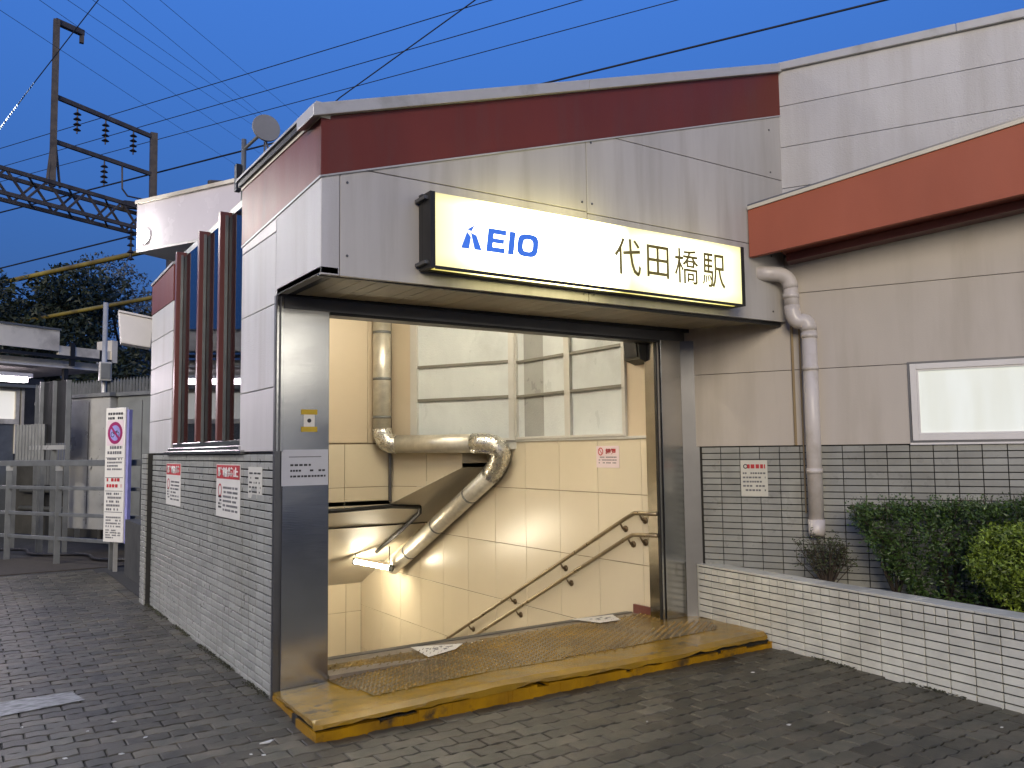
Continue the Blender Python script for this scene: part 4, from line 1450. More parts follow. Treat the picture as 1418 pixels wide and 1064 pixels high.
# red headed notices on the tiled side wall
for (c, w_, h_, body, lbl, sd0) in (((0, 3.01, 1.268), .62, .39, '駐輪禁', 'smaller red headed notice at the far end of the tiled side wall', 11), ((0, 1.11, 1.268), .66, .40, '駐輪禁止', 'large red headed warning notice at the middle of the tiled side wall', 12)):
    t = thing('notice', lbl, 'notice', c)
    part('sheet', plate(SIDE, c, w_, h_, .001, .004), 'paper', t)
    part('header', plate(SIDE, off(SIDE, c, 0, h_ * .355), w_ * .97, h_ * .26, .005, .001), 'red', t)
    text_mesh(body, .1, .0006, SIDE, off(SIDE, c, 0, 0), c[2] + h_ * .355, .0065, width=w_ * .86, height=h_ * .19, name='header_lettering', mt='paper', parent=t, bold=.004)
    part('body_print', dashes(SIDE, off(SIDE, c, .07, -h_ * .15), w_ * .6, h_ * .50, 6, sd0, .0055, .5), 'inkgrey', t)
    part('symbol', disc(SIDE, off(SIDE, c, -w_ * .33, .0), .038, .052, .0055), 'red', t)
    part('side_print', dashes(SIDE, off(SIDE, c, -w_ * .33, -h_ * .22), .09, h_ * .26, 4, sd0 + 4, .0055, .6), 'ink', t)
c = (0, .425, 1.348)
t = thing('notice', 'small plain text notice on the tiled side wall next to the steel pillar', 'notice', c)
part('sheet', plate(SIDE, c, .32, .215, .001, .003), 'paper_old', t)
part('body_print', dashes(SIDE, c, .26, .16, 5, 31, .0045, .4, .6), 'ink', t)
# right wall note
c = RW.p(0.46, 1.285, 0)
t = thing('notice', 'faded text notice on the right-hand tiled wall left of the drainpipe', 'notice', c)
part('sheet', plate(RW, c, .225, .305, .001, .003), 'paper_old', t)
part('header', dashes(RW, off(RW, c, 0.02, .10), .15, .05, 1, 41, .0045, .7, .9), 'red', t)
part('symbol', disc(RW, off(RW, c, -.07, .10), .012, .02, .0045), 'ink', t)
part('body_print', dashes(RW, off(RW, c, 0, -.03), .19, .18, 5, 42, .0045, .42, .85), 'inkgrey', t)
# pillar notices
c = (0.223, 0, 1.76)
t = thing('sticker', 'yellow and white safety sticker on the left steel pillar', 'sticker', c)
part('sheet', plate(DOOR, c, .075, .15, .001, .002), 'paper', t)
part('band', plate(DOOR, off(DOOR, c, 0, .057), .11, .034, .0035, .001), 'yellowprint', t)
part('band', plate(DOOR, off(DOOR, c, 0, -.057), .11, .034, .0035, .001), 'yellowprint', t)
part('symbol', disc(DOOR, c, 0, .014, .0035), 'ink', t)
c = (0.197, 0, 1.452)
t = thing('notice', 'bluish laminated notice on the left steel pillar below the sticker', 'notice', c)
part('sheet', plate(DOOR, c, .315, .235, .001, .003), 'paper_blue', t)
part('body_print', dashes(DOOR, off(DOOR, c, .02, -.02), .24, .11, 3, 52, .0045, .35, .85), 'ink', t)
part('rule', plate(DOOR, off(DOOR, c, 0, .07), .22, .005, .0045, .0006), 'inkgrey', t)
# hall notice
c = (3.40, .735, 1.475)
t = thing('notice', 'no-smoking style notice with red characters on the beige stair wall', 'notice', c)
part('sheet', plate(HY, c, .33, .205, .001, .003), 'paper_pink', t)
part('symbol', disc(HY, off(HY, c, -.10, .05), .028, .038, .0045), 'red', t)
part('slash', slash(HY, off(HY, c, -.10, .05), .03, .004, .0046), 'red', t)
text_mesh('禁煙', .06, .0006, HY, off(HY, c, .045, 0), c[2] + .05, .0045, width=.15, height=.055, name='lettering', mt='red', parent=t, bold=.003)
part('body_print', dashes(HY, off(HY, c, 0, -.03), .26, .08, 3, 61, .0045, .4, .8), 'inkgrey', t)
# floor stickers on the landing
for P, lbl in (([(1.13, .33), (1.50, .20), (1.38, .10), (1.12, .03)], 'white floor sticker on the landing edge nearer the left pillar'), ([(2.70, .42), (3.10, .36), (3.02, .16), (2.80, .17)], 'white floor sticker on the landing near the handrails')):
    cx, cy = sum(p[0] for p in P) / 4, sum(p[1] for p in P) / 4
    t = thing('floor_sticker', lbl, 'sticker', (cx, cy, .10))
    part('sheet', MB().prism([(x, y, tz(x, y) + .0075) for x, y in P], (0, 0, .002)), 'paper', t)
    rr = random.Random(3)
    mb = MB()
    for k in range(9):
        x, y = cx + rr.uniform(-.09, .09), cy + rr.uniform(-.04, .05)
        mb.box(x, x + .022, y, y + .02, .111, .1118) if False else mb.prism([(x, y, tz(x, y) + .0097), (x + .025, y, tz(x, y) + .0097), (x + .025, y + .02, tz(x, y) + .0097), (x, y + .02, tz(x, y) + .0097)], (0, 0, .0006))
    part('print', mb, 'inkgrey', t)

# ------------------------------------------------------------------ roof dish
dsh = thing('antenna_dish', 'round grey antenna dish on a short mast on the entrance roof', 'antenna', (0.42, 1.95, 3.5))
DP = Vector((0.44, 1.72, 4.37))
nd = (CAM - DP)
nd.z = 0
nd = (nd.normalized() + Vector((0.25, 0, 0.05))).normalized()
mb = MB()
mb.tube([DP - nd * .06, DP - nd * .015, DP + nd * .005, DP + nd * .02], .12, 28, radii=[.05, .112, .122, .118])
part('dish', mb, 'dish', dsh, False)
part('mast', MB().tube([(0.33, 2.00, 3.5), (0.33, 2.00, 4.34)], .022, 10), 'galv', dsh, True)
part('arm', MB().tube([(0.33, 2.00, 4.25), DP - nd * .05], .015, 8), 'galv', dsh)
part('stay', MB().tube([(0.46, 1.85, 3.5), DP - nd * .04 - Vector((0, 0, .08))], .008, 6).tube([(0.62, 1.5, 3.55), DP - nd * .03 - Vector((0, 0, .09))], .012, 6), 'steel_dark', dsh)
part('junction_box', MB().box(0.26, 0.305, 1.97, 2.04, 3.86, 4.10), 'black', dsh)

# ------------------------------------------------------------------ platform roof behind the entrance
U = Vector((-0.4733, 0.8809, 0))          # along the tracks, away from the camera
N = Vector((0.8809, 0.4733, 0))           # away across the tracks
pr = thing('platform_roof', 'white eave of a platform roof rising behind the entrance', 'roof', (0.5, 4.6, 3.9))
A = Vector((-0.045, 5.06, 0))
Bq = A - U * 5.0
mb = MB().prism([(A.x, A.y, 3.93), (Bq.x, Bq.y, 3.93), (Bq.x, Bq.y, 4.47), (A.x, A.y, 4.47)], N * 0.06)
part('eave_face', mb, 'roofwhite', pr)
mb = MB().prism([(A.x, A.y, 3.90), (Bq.x, Bq.y, 3.90), ((Bq + N * 1.3).x, (Bq + N * 1.3).y, 3.90), ((A + N * 1.3).x, (A + N * 1.3).y, 3.90)], (0, 0, .028))
part('eave_soffit', mb, 'panel', pr)
mb = MB().prism([((A - N * .03).x, (A - N * .03).y, 4.472), ((Bq - N * .03).x, (Bq - N * .03).y, 4.472), ((Bq + N * 1.3).x, (Bq + N * 1.3).y, 4.472), ((A + N * 1.3).x, (A + N * 1.3).y, 4.472)], (0, 0, .04))
part('eave_cap', mb, 'creamroof', pr)
bl = thing('eave_glint_disc', 'small glowing disc added as a reflected highlight at the left end of the white platform eave', 'lamp', (A.x + .05, A.y - .05, 4.0))  # glowing disc added for a reflected highlight on the eave, no real fixture
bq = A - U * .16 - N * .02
part('glass', MB().tube([bq + Vector((0, 0, 4.075)), bq - N * .05 + Vector((0, 0, 4.075))], .07, 16, radii=[.08, .05]), 'eave_glint', bl, True)
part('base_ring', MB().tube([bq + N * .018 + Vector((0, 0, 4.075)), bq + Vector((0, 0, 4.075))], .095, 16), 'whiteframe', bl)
fl = thing('floodlight_box', 'tilted white box lamp fixed beyond the far corner of the side wall', 'lamp', (-.1, 4.6, 2.75))
C0 = Vector((-0.10, 4.62, 2.925))
q = [Vector((-0.285, 4.6, 3.115)), Vector((0.09, 4.6, 3.06)), Vector((0.055, 4.6, 2.735)), Vector((-0.255, 4.6, 2.775))]
mb = MB().prism(q, (0.03, 0.22, 0))
part('housing', mb, 'whiteframe', fl, bevel=.015)
part('hood', MB().prism([q[0] + Vector((0, -.02, 0)), q[1] + Vector((0, -.02, 0)), q[1] + Vector((0, -.02, .02)), q[0] + Vector((0, -.02, .02))], (0.03, .26, 0)), 'whiteframe', fl)
part('bracket', MB().bar((0.05, 4.72, 2.9), (0.15, 4.30, 2.9), .03, .03), 'galv', fl)

# ------------------------------------------------------------------ left background
# galvanised rail fence along the track side
f0 = Vector((-0.46, 8.46, 0))
rf_ = thing('rail_fence', 'grey galvanised rail fence with four rails beside the forecourt', 'fence', (-.46, 8.46, 0))
fa, fb = f0 + U * 3.2, f0 - U * 1.95
for z, ht in ((1.44, .085), (1.08, .05), (0.70, .05), (0.355, .05)):
    part('rail', MB().bar((fa.x, fa.y, z), (fb.x, fb.y, z), .05, ht), 'galv', rf_, bevel=.006)
for k in range(-1, 3):
    p = f0 + U * 1.21 * k
    part('post', MB().box(p.x - .04, p.x + .04, p.y - .04, p.y + .04, -.05, 1.41), 'galv', rf_, bevel=.005)
    part('post_cap', MB().box(p.x - .045, p.x + .045, p.y - .045, p.y + .045, 1.33, 1.395), 'galvlight', rf_)
# no bicycle parking board
SBF = Frame((0.11, 7.06), (-0.4733, .8809), (-.8809, -.4733))
c = SBF.p(0, 1.285, 0)
bd = thing('no_parking_board', 'tall narrow white board with a red bicycle ban circle on a post', 'sign board', (0.11, 7.06, 0))
part('board', plate(SBF, c, .40, 1.80, 0, .05), 'paper', bd, bevel=.006)
part('side_strip', plate(SBF, off(SBF, c, .225, -.02), .05, 1.78, -.02, .05), 'blueprint', bd)
for dz, hh, key, sdv, rows, mt_ in ((.79, .12, 'ink', 1, 2, 'paper'), (.33, .14, 'inkgrey', 2, 2, 'paper'), (.14, .18, 'inkgrey', 3, 4, 'paper'), (-.11, .16, 'red', 4, 2, 'paper_pink'), (-.36, .26, 'inkgrey', 5, 5, 'paper_pink'), (-.63, .16, 'inkgrey', 6, 4, 'paper'), (-.79, .13, 'inkgrey', 7, 4, 'paper')):
    part('text_block', dashes(SBF, off(SBF, c, 0, dz), .30, hh, rows, 70 + sdv, .0515, .55, .85), key, bd)
for dz in (.225, -.04, -.22, -.50):
    part('rule', plate(SBF, off(SBF, c, 0, dz), .36, .008, .051, .0008), 'inkgrey', bd)
cc = off(SBF, c, 0, .56)
part('circle', plate(SBF, cc, .33, .34, .051, .0006), 'paper_pink', bd)
part('ban_circle', disc(SBF, cc, .105, .150, .0522), 'purple', bd)
part('ban_field', disc(SBF, cc, 0, .105, .0518), 'blueprint', bd)
part('ban_slash', slash(SBF, cc, .11, .016, .0526), 'purple', bd)
part('bicycle', disc(SBF, off(SBF, cc, -.05, -.02), .028, .038, .0524), 'ink', bd)
part('bicycle', disc(SBF, off(SBF, cc, .05, -.02), .028, .038, .0524), 'ink', bd)
part('bicycle', slash(SBF, off(SBF, cc, 0, .01), .05, .006, .0524, ang=25), 'ink', bd)
part('pole', MB().box(.085, .135, 7.06, 7.11, -.02, .5), 'galvlight', bd)
# cabinets
def cab(name, label, s0, s1, z0, z1, depth, key, base, lid=0.06):
    a, b2 = base + U * s0, base + U * s1
    t = thing(name, label, 'cabinet', ((a.x + b2.x) / 2, (a.y + b2.y) / 2, 0))
    part('body', MB().prism([(a.x, a.y, z0), (b2.x, b2.y, z0), (b2.x, b2.y, z1), (a.x, a.y, z1)], N * depth), key, t, bevel=.012)
    a2, b3 = a + U * .04 - N * .04, b2 - U * .04 - N * .04
    part('lid', MB().prism([(a2.x, a2.y, z1), (b3.x, b3.y, z1), (b3.x, b3.y, z1 + lid), (a2.x, a2.y, z1 + lid)], N * (depth + .08)), 'galv', t)
    m_ = (a + b2) / 2 - N * .006
    part('door_seam', MB().prism([(m_.x, m_.y, z0 + .08), ((m_ + U * .012).x, (m_ + U * .012).y, z0 + .08), ((m_ + U * .012).x, (m_ + U * .012).y, z1 - .08), (m_.x, m_.y, z1 - .08)], N * .01), 'steel_dark', t)
    h_ = m_ - U * .09 - N * .02
    part('handle', MB().box(h_.x - .012, h_.x + .012, h_.y - .02, h_.y + .02, (z0 + z1) / 2 - .09, (z0 + z1) / 2 + .09), 'galvlight', t)
    return t
CB = Vector((0.33, 9.49, 0))
cab('equipment_cabinet', 'tall pale metal equipment cabinet behind the rail fence', 1.03, 0.0, 0.35, 2.50, .5, 'galvlight', CB)
cab('equipment_cabinet', 'dark grey equipment cabinet between the pale cabinet and the side wall', -0.02, -1.25, 0.30, 2.50, .6, 'cabinet', CB + N * .12)
# picket fence
pk = thing('picket_fence', 'dark spiked picket fence behind the equipment cabinets', 'fence', (0.3, 11.7, 0))
p0 = Vector((1.35, 9.75, 0))
for k in range(46):
    q = p0 + U * .085 * k
    z1 = 2.93
    mb = MB().prism([(q.x - .02, q.y, 1.0), (q.x + .02, q.y, 1.0), (q.x + .02, q.y, z1 - .06), (q.x, q.y, z1), (q.x - .02, q.y, z1 - .06)], (0, .02, 0))
    part('picket', mb, 'galv', pk)
qa, qb = p0, p0 + U * 3.9
for z in (2.55, 1.4):
    part('rail', MB().bar((qa.x + .03, qa.y + .04, z), (qb.x + .03, qb.y + .04, z), .04, .06), 'galv', pk)
for k in (0, 1.3, 2.6, 3.9):
    q = p0 + U * k + N * .08
    part('post', MB().box(q.x - .04, q.x + .04, q.y - .04, q.y + .04, 0, 2.8), 'galv', pk)
# thin pole
tp_ = single('service_pole', MB().tube([(0.47, 11.3, 0), (0.47, 11.3, 4.32)], .045, 10), 'galvlight', 'thin pale service pole standing behind the cabinets', 'pole', True)
# platform shelter on the left
X28 = Vector((0.8809, 0.4733, 0))
def sh(a, z, d=0.0):
    """along the shelter front (a), away from the camera d"""
    v = Vector((0.016, 14.438, 0)) + X28 * a + Vector((-.4733, .8809, 0)) * d
    return (v.x, v.y, z)
shl = thing('platform_shelter', 'lit station shelter with a pale flat roof at the far left', 'shelter', sh(-1.5, 0, 1.5))
D28 = Vector((-.4733, .8809, 0))
def shbox(mb, a0, a1, z0, z1, d0, d1):
    return mb.prism([sh(a0, z0, d0), sh(a1, z0, d0), sh(a1, z1, d0), sh(a0, z1, d0)], D28 * (d1 - d0))
part('roof_fascia', shbox(MB(), -6, 0, 3.74, 4.17, 0, .08), 'creamroof', shl)
part('roof_edge', shbox(MB(), -6, 0.02, 4.17, 4.21, -.03, 4), 'galv', shl)
part('lower_fascia', shbox(MB(), 0.0, 1.22, 3.66, 3.86, .02, .1), 'creamroof', shl)
part('gutter', shbox(MB(), -6, 1.25, 3.60, 3.66, -.02, .12), 'black', shl)
part('lower_beam', shbox(MB(), -6, 1.15, 3.44, 3.58, .3, .4), 'creamroof', shl)
part('roof_end', shbox(MB(), 1.22, 1.36, 3.6, 4.1, -.02, .5), 'creamroof', shl)
part('ceiling', shbox(MB(), -6, 1.2, 3.40, 3.44, .1, 4), 'panel', shl)
part('back_wall', shbox(MB(), -6, 1.6, 0, 3.4, 3.0, 3.2), 'darkwall', shl)
part('hanger_bar', shbox(MB(), 0.26, 0.36, 3.45, 3.95, .0, .06), 'black', shl)
part('hanger_bar', shbox(MB(), 0.95, 1.05, 3.35, 3.85, .0, .06), 'black', shl)
part('hanger_bar', shbox(MB(), 0.20, 0.30, 3.0, 3.45, .12, .2), 'black', shl)
part('lamp_tube', shbox(MB(), -4, -0.50, 3.06, 3.16, .25, .38), 'lamp_cool', shl)
part('lamp_body', shbox(MB(), -4, -0.42, 3.16, 3.24, .2, .43), 'whiteframe', shl)
part('track_beam', shbox(MB(), -6, -0.35, 2.94, 3.0, .15, .45), 'galv', shl)
mb = MB()
shbox(mb, -.70, -.62, 1.6, 2.94, .3, .38)
shbox(mb, -.58, -.52, 1.6, 2.94, .3, .38)
shbox(mb, -6, -.70, 2.20, 2.30, .3, .38)
shbox(mb, -6, -.70, 2.86, 2.94, .3, .38)
wf_ = part('window_frame', mb, 'creamroof', shl)
part('window_pane', shbox(MB(), -6, -.70, 2.30, 2.86, .34, .35), 'farwindow', wf_)
part('lower_wall', shbox(MB(), -6, -.70, 0, 2.20, .33, .36), 'galv', wf_)
# corrugated screen and dark bay
qs = Vector((-0.55, 10.10, 0))
cg = thing('corrugated_screen', 'small bluish corrugated metal screen behind the rail fence', 'screen', (-.75, 10.45, 1.4))
for k in range(9):
    q = qs + U * (.085 * k)
    part('corrugation', MB().tube([(q.x, q.y, 1.45), (q.x, q.y, 2.06)], .04, 6), 'galv', cg)
part('frame', MB().bar((qs.x, qs.y, 1.45), ((qs + U * .75).x, (qs + U * .75).y, 1.45), .06, .06), 'galv', cg)
part('leg', MB().box(qs.x - .03, qs.x + .03, qs.y - .03, qs.y + .03, 0, 1.45), 'galv', cg)
q = qs + U * .75
part('leg', MB().box(q.x - .03, q.x + .03, q.y - .03, q.y + .03, 0, 1.45), 'galv', cg)
db = thing('post_frame', 'pair of grey posts with a dark gap between the screen and the pale cabinet', 'post frame', (-.4, 9.9, 0))
qd = Vector((-0.245, 9.60, 0))
for k in (0.02, 0.36, 0.70):
    q = qd + U * k
    part('post', MB().box(q.x - .035, q.x + .035, q.y - .035, q.y + .035, 0, 2.75), 'galv', db)
part('dark_panel', MB().prism([(qd.x, qd.y, 1.75), ((qd + U * .7).x, (qd + U * .7).y, 1.75), ((qd + U * .7).x, (qd + U * .7).y, 2.75), (qd.x, qd.y, 2.75)], N * .04), 'black', db)
part('base_beam', MB().bar((qd.x, qd.y, 1.68), ((qd + U * .95).x, (qd + U * .95).y, 1.68), .12, .07), 'galvlight', db)
single('retaining_wall', MB().prism([(f0 + U * 6 + N * 2.6).to_tuple(), (f0 - U * 3.5 + N * 2.6).to_tuple(), (f0 - U * 3.5 + N * 2.8).to_tuple(), (f0 + U * 6 + N * 2.8).to_tuple()], (0, 0, 1.35)), 'darkwall', 'low dark concrete wall behind the rail fence', 'wall')

# pipes and boxes behind the fence
pr2 = thing('pipe_run', 'pair of dull pipes with brackets along the dark wall behind the fence', 'pipes', (-.2, 9.6, .5))
pa, pb_ = f0 + U * 5 + N * 2.5, f0 - U * 2.6 + N * 2.5
for z, r_ in ((.52, .05), (.86, .035)):
    part('pipe', MB().tube([(pa.x, pa.y, z), (pb_.x, pb_.y, z)], r_, 8), 'galv', pr2, True)
for k in range(6):
    q = pa + (pb_ - pa) * ((k + .5) / 6)
    part('bracket', MB().box(q.x - .02, q.x + .02, q.y - .05, q.y + .09, .4, .95), 'steel_dark', pr2)
mbx = thing('meter_box', 'small pale meter box on the service pole', 'box', (.47, 11.22, 2.9))
part('housing', MB().box(.37, .57, 11.12, 11.26, 2.88, 3.22), 'galvlight', mbx, bevel=.01)
part('cover', MB().box(.39, .55, 11.10, 11.12, 2.91, 3.19), 'galv', mbx, bevel=.005)
hs = single('ground_hose', MB().tube([tuple(f0 + U * t + N * (.55 + .16 * math.sin(t * 4)) + Vector((0, 0, .03))) for t in [k * .2 - 1.6 for k in range(22)]], .025, 8), 'cable', 'black hose lying on the ground behind the rail fence', 'hose', True)
# kick plate fixings and sealant joints on the fascia
fx = MB()
for (x, z) in [(0.16, 2.70), (1.93, 2.64), (2.02, 2.64), (0.16, 3.14), (3.95, 3.15), (3.95, 2.68), (1.93, 3.30), (2.02, 3.30), (2.02, 3.75), (3.98, 3.88), (3.98, 4.25), (3.98, 3.3)]:
    q = FASC.p(x, z, 0)
    fx.tube([(q.x, q.y + .002, z), (q.x, q.y - .004, z)], .008, 8)
o_ = part('panel_fixings', fx, 'steel_dark', eb)
o_['kind'] = 'stuff'

# ------------------------------------------------------------------ trees beyond
def tree(label, base, h, rad, seed, n, key, size, sq=0.75):
    rr = random.Random(seed)
    t = thing('tree', label, 'tree', base, None)
    b = Vector(base)
    mb = MB()
    topv = b + Vector((rr.uniform(-.3, .3), rr.uniform(-.3, .3), h * .62))
    mb.tube([b, b + (topv - b) * .5 + Vector((.1, .05, 0)), topv], .2, 8, radii=[.24, .17, .09])
    lobes = []
    for k in range(11):
        q = rr.uniform(0, 6.28)
        r_ = rad * rr.uniform(.25, .85)
        z = h * rr.uniform(.42, .93)
        c = b + Vector((r_ * math.cos(q), r_ * math.sin(q), z))
        lobes.append((c, rad * rr.uniform(.34, .58)))
        s0 = b + (topv - b) * rr.uniform(.45, .95)
        mb.tube([s0, (s0 + c) / 2 + Vector((0, 0, -.1)), c], .05, 6, radii=[.07, .045, .015])
    part('trunk', mb, 'bark', t)
    def ins(p, r2):
        for c, r_ in lobes:
            v = p - c
            v.z /= sq
            if v.length < r_ * (1 + .5 * noise.noise(p * 1.3)):
                return v.length > r_ * .45 or r2.random() < .25
        return False
    part('crown', leaf_cloud(ins, ((b.x - rad * 1.5, b.x + rad * 1.5), (b.y - rad * 1.5, b.y + rad * 1.5), (b.z + h * .2, b.z + h * 1.1)), n, size, seed + 1), key, t)
def far(px_a, d, z=0):
    """point at heading px_a degrees and horizontal distance d from the camera position"""
    return (CAM.x + d * math.cos(R(px_a)), CAM.y + d * math.sin(R(px_a)), z)
tree('dense dark tree at the far left behind the shelter', far(88.3, 34), 8.9, 3.1, 21, 15000, 'leaf_tree', .11)
tree('dark round-topped tree just right of the far left tree', far(85.6, 36), 7.6, 2.0, 22, 11000, 'leaf_tree', .11)
tree('pale bluish thin-leaved tree behind the yellow cables', far(81.6, 38), 9.6, 2.6, 23, 7000, 'leaf_blue', .085)
tree('bluish tree standing behind the end of the side wall', far(78.4, 40), 10.0, 2.7, 24, 7000, 'leaf_blue', .085)
tree('low dark tree below the bluish crowns by the pole', far(80.0, 30), 6.2, 2.4, 25, 9000, 'leaf_tree', .10)

# ------------------------------------------------------------------ catenary gantry
tg = thing('catenary_gantry', 'rusty steel catenary gantry with lattice beam and insulators over the tracks', 'gantry', (0.33, 19.36, 0))
TA = Vector((-1.05, 18.627, 0))
def tr(a, z, d=0.0):
    v = TA + X28 * a + D28 * d
    return (v.x, v.y, z)
ZT, ZB = 8.74, 8.12
for d in (0, .6):
    for z in (ZT, ZB):
        part('chord', MB().bar(tr(-7, z, d), tr(5.6, z, d), .08, .10), 'truss', tg)
k = -7.0
while k < 4.9:
    for d in (0, .6):
        part('lattice_bar', MB().bar(tr(k, ZB, d), tr(k + .55, ZT, d), .045, .055).bar(tr(k + .55, ZT, d), tr(k + 1.1, ZB, d), .045, .055), 'truss', tg)
    part('cross_bar', MB().bar(tr(k, ZB, 0), tr(k + .55, ZB, .6), .04, .04), 'truss', tg)
    part('cross_bar', MB().bar(tr(k, ZT, 0), tr(k + .55, ZT, .6), .04, .04), 'truss', tg)
    k += 1.1
part('end_post', MB().bar(tr(5.5, 0, .3), tr(5.5, 8.9, .3), .35, .35, (1, 0, 0)), 'truss', tg)
part('left_mast', MB().bar(tr(1.56, ZT, .3), tr(1.54, 13.35, .3), .14, .16, (1, 0, 0)), 'truss', tg)
part('mast_brace', MB().bar(tr(1.78, ZT, .3), tr(1.58, 10.2, .3), .06, .06, (1, 0, 0)).bar(tr(1.40, ZT, .3), tr(1.54, 10.2, .3), .06, .06, (1, 0, 0)), 'truss', tg)
part('top_arm', MB().bar(tr(1.5, 13.3, .3), tr(2.32, 13.32, .3), .14, .15), 'truss', tg)
part('arm_drop', MB().bar(tr(2.28, 13.3, .3), tr(2.28, 13.02, .3), .11, .11, (1, 0, 0)), 'truss', tg)
part('right_mast', MB().bar(tr(4.72, 8.5, .3), tr(4.70, 11.25, .3), .17, .2, (1, 0, 0)), 'truss', tg)
part('cross_arm', MB().bar(tr(1.5, 11.22, .3), tr(4.75, 11.12, .3), .09, .12), 'truss', tg)
part('cross_arm', MB().bar(tr(1.5, 9.98, .3), tr(4.75, 9.96, .3), .09, .11), 'truss', tg)
part('mast_foot', MB().bar(tr(3.7, 8.8, .3), tr(4.75, 8.95, .3), .2, .2).bar(tr(4.5, 8.9, .3), tr(4.7, 9.2, .3), .1, .1), 'truss', tg)
for a, zt in ((2.22, 11.15), (3.09, 11.13), (4.0, 11.12), (3.08, 9.92)):
    mb = MB()
    mb.tube([tr(a, zt, .3), tr(a, zt - .75, .3)], .02, 6)
    for j in range(4):
        z = zt - .15 - .15 * j
        mb.tube([tr(a, z, .3), tr(a, z - .05, .3)], .1, 10, radii=[.05, .105])
    part('insulator', mb, 'insul', tg)
mb = MB()
mb.tube([tr(3.65, 9.93, .3), tr(3.67, 9.25, .3), tr(3.85, 9.08, .3), tr(4.4, 9.12, .3), tr(4.7, 9.25, .3)], .025, 6)
part('stay_wire', mb, 'truss', tg)
mb = MB()
mb.tube([tr(4.0, 8.2, .3), tr(4.0, 7.2, .3)], .03, 6)
for j in range(5):
    mb.tube([tr(4.0, 8.1 - .2 * j, .3), tr(4.0, 8.03 - .2 * j, .3)], .1, 8, radii=[.05, .11])
part('insulator', mb, 'insul', tg)
gp2 = thing('track_post', 'dark bent lamp arm showing above the white platform roof', 'post', (2.0, 14.0, 0))
part('post', MB().tube([(3.19, 15.1, 0), (3.19, 15.1, 8.12)], .07, 8), 'truss', gp2)
part('arm', MB().tube([(3.17, 15.1, 8.08), (3.45, 15.05, 8.10), (3.8, 14.95, 7.98), (4.3, 14.8, 7.8)], .07, 8), 'truss', gp2)

# ------------------------------------------------------------------ overhead wires
def sag(a, b, s, n=14):
    a, b = Vector(a), Vector(b)
    return [a + (b - a) * t + Vector((0, 0, -s * 4 * t * (1 - t))) for t in [k / n for k in range(n + 1)]]
def ext(a, b, e0, e1):
    a, b = Vector(a), Vector(b)
    return tuple(a - (b - a) * e0), tuple(b + (b - a) * e1)
WG = 'overhead wires along the tracks'
for (a, b, r_, lbl, key) in (
        ((-.77, 29.31, 12.63), (8.83, 11.44, 12.6), .013, 'topmost thin wire of the set rising to the right', 'wire'),
        ((-.75, 29.27, 11.93), (9.98, 9.3, 11.94), .012, 'second thin wire of the set rising to the right', 'wire'),
        ((-.73, 29.24, 11.39), (11.04, 7.33, 11.32), .011, 'third thin wire of the set rising to the right', 'wire'),
        ((-.70, 29.18, 10.25), (5.06, 18.46, 10.33), .026, 'thick wire passing the lower gantry arm', 'wire'),
        ((-.64, 29.07, 8.21), (3.6, 21.2, 8.52), .026, 'thick wire running below the lattice beam', 'wire'),
        ((6.28, 5.17, 7.56), (8.55, 0.93, 7.57), .016, 'thick black cable above the maroon roof band', 'wire'),
        ((-0.63, 29.04, 7.68), (3.59, 21.2, 7.9), .085, 'upper yellow sleeved cable crossing the trees', 'wire_yellow'),
        ((-0.7, 29.2, 6.14), (3.59, 21.2, 6.40), .07, 'lower yellow sleeved cable crossing the trees', 'wire_yellow')):
    a2, b2 = ext(a, b, .5, .5)
    single('overhead_wire', MB().tube([a2, a, b, b2], r_, 6), key, lbl, 'wire', True, group=WG)
XG = 'fine power lines slanting down across the sky'
for k, (a, b) in enumerate((((-1.39, 9.14, 8.34), (5.52, 22.14, 11.15)), ((-.85, 9.0, 8.57), (5.78, 21.83, 11.81)), ((-.47, 8.93, 8.65), (5.79, 21.58, 12.44)), ((-.13, 8.86, 8.72), (6.24, 21.42, 12.51)), ((.29, 8.77, 8.80), (7.18, 21.31, 12.05)), ((.82, 8.64, 8.9), (7.43, 20.98, 12.66)))):
    a2, b2 = ext(a, b, .25, .4)
    nth = ('lowest', 'second lowest', 'third lowest', 'fourth lowest', 'second highest', 'highest')[k]
    single('power_line', MB().tube([a2, a, b, b2], .0042, 5), 'wire_thin', nth + ' of the fine power lines slanting down to the right', 'wire', True, group=XG)
single('slack_cable', MB().tube([(3.9, 9.6, 8.0), (4.11, 9.2, 8.24), (5.51, 6.6, 9.33), (6.2, 5.3, 9.9)], .013, 6), 'wire', 'steep black cable dropping behind the entrance roof', 'wire', True)
lc = thing('light_string_cable', 'steep cable with a frosty lit string of small lights at far left', 'cable', (-.46, 17.7, 10.6))
part('cable', MB().tube([(-1.8, 20.2, 8.8), (-1.35, 19.37, 9.41), (-.46, 17.7, 10.64), (.68, 15.58, 12.13), (1.6, 13.9, 13.3)], .012, 6), 'wire', lc, True)
mb = MB()
for k in range(36):
    t = k / 36
    p = Vector((-1.5, 19.65, 9.20)).lerp(Vector((-.42, 17.62, 10.69)), t + random.uniform(-.008, .008))
    mb.tube([p, p + Vector((.01, 0, .035))], .016 if t < .7 else .009, 5)
part('bulb_string', mb, 'led', lc)

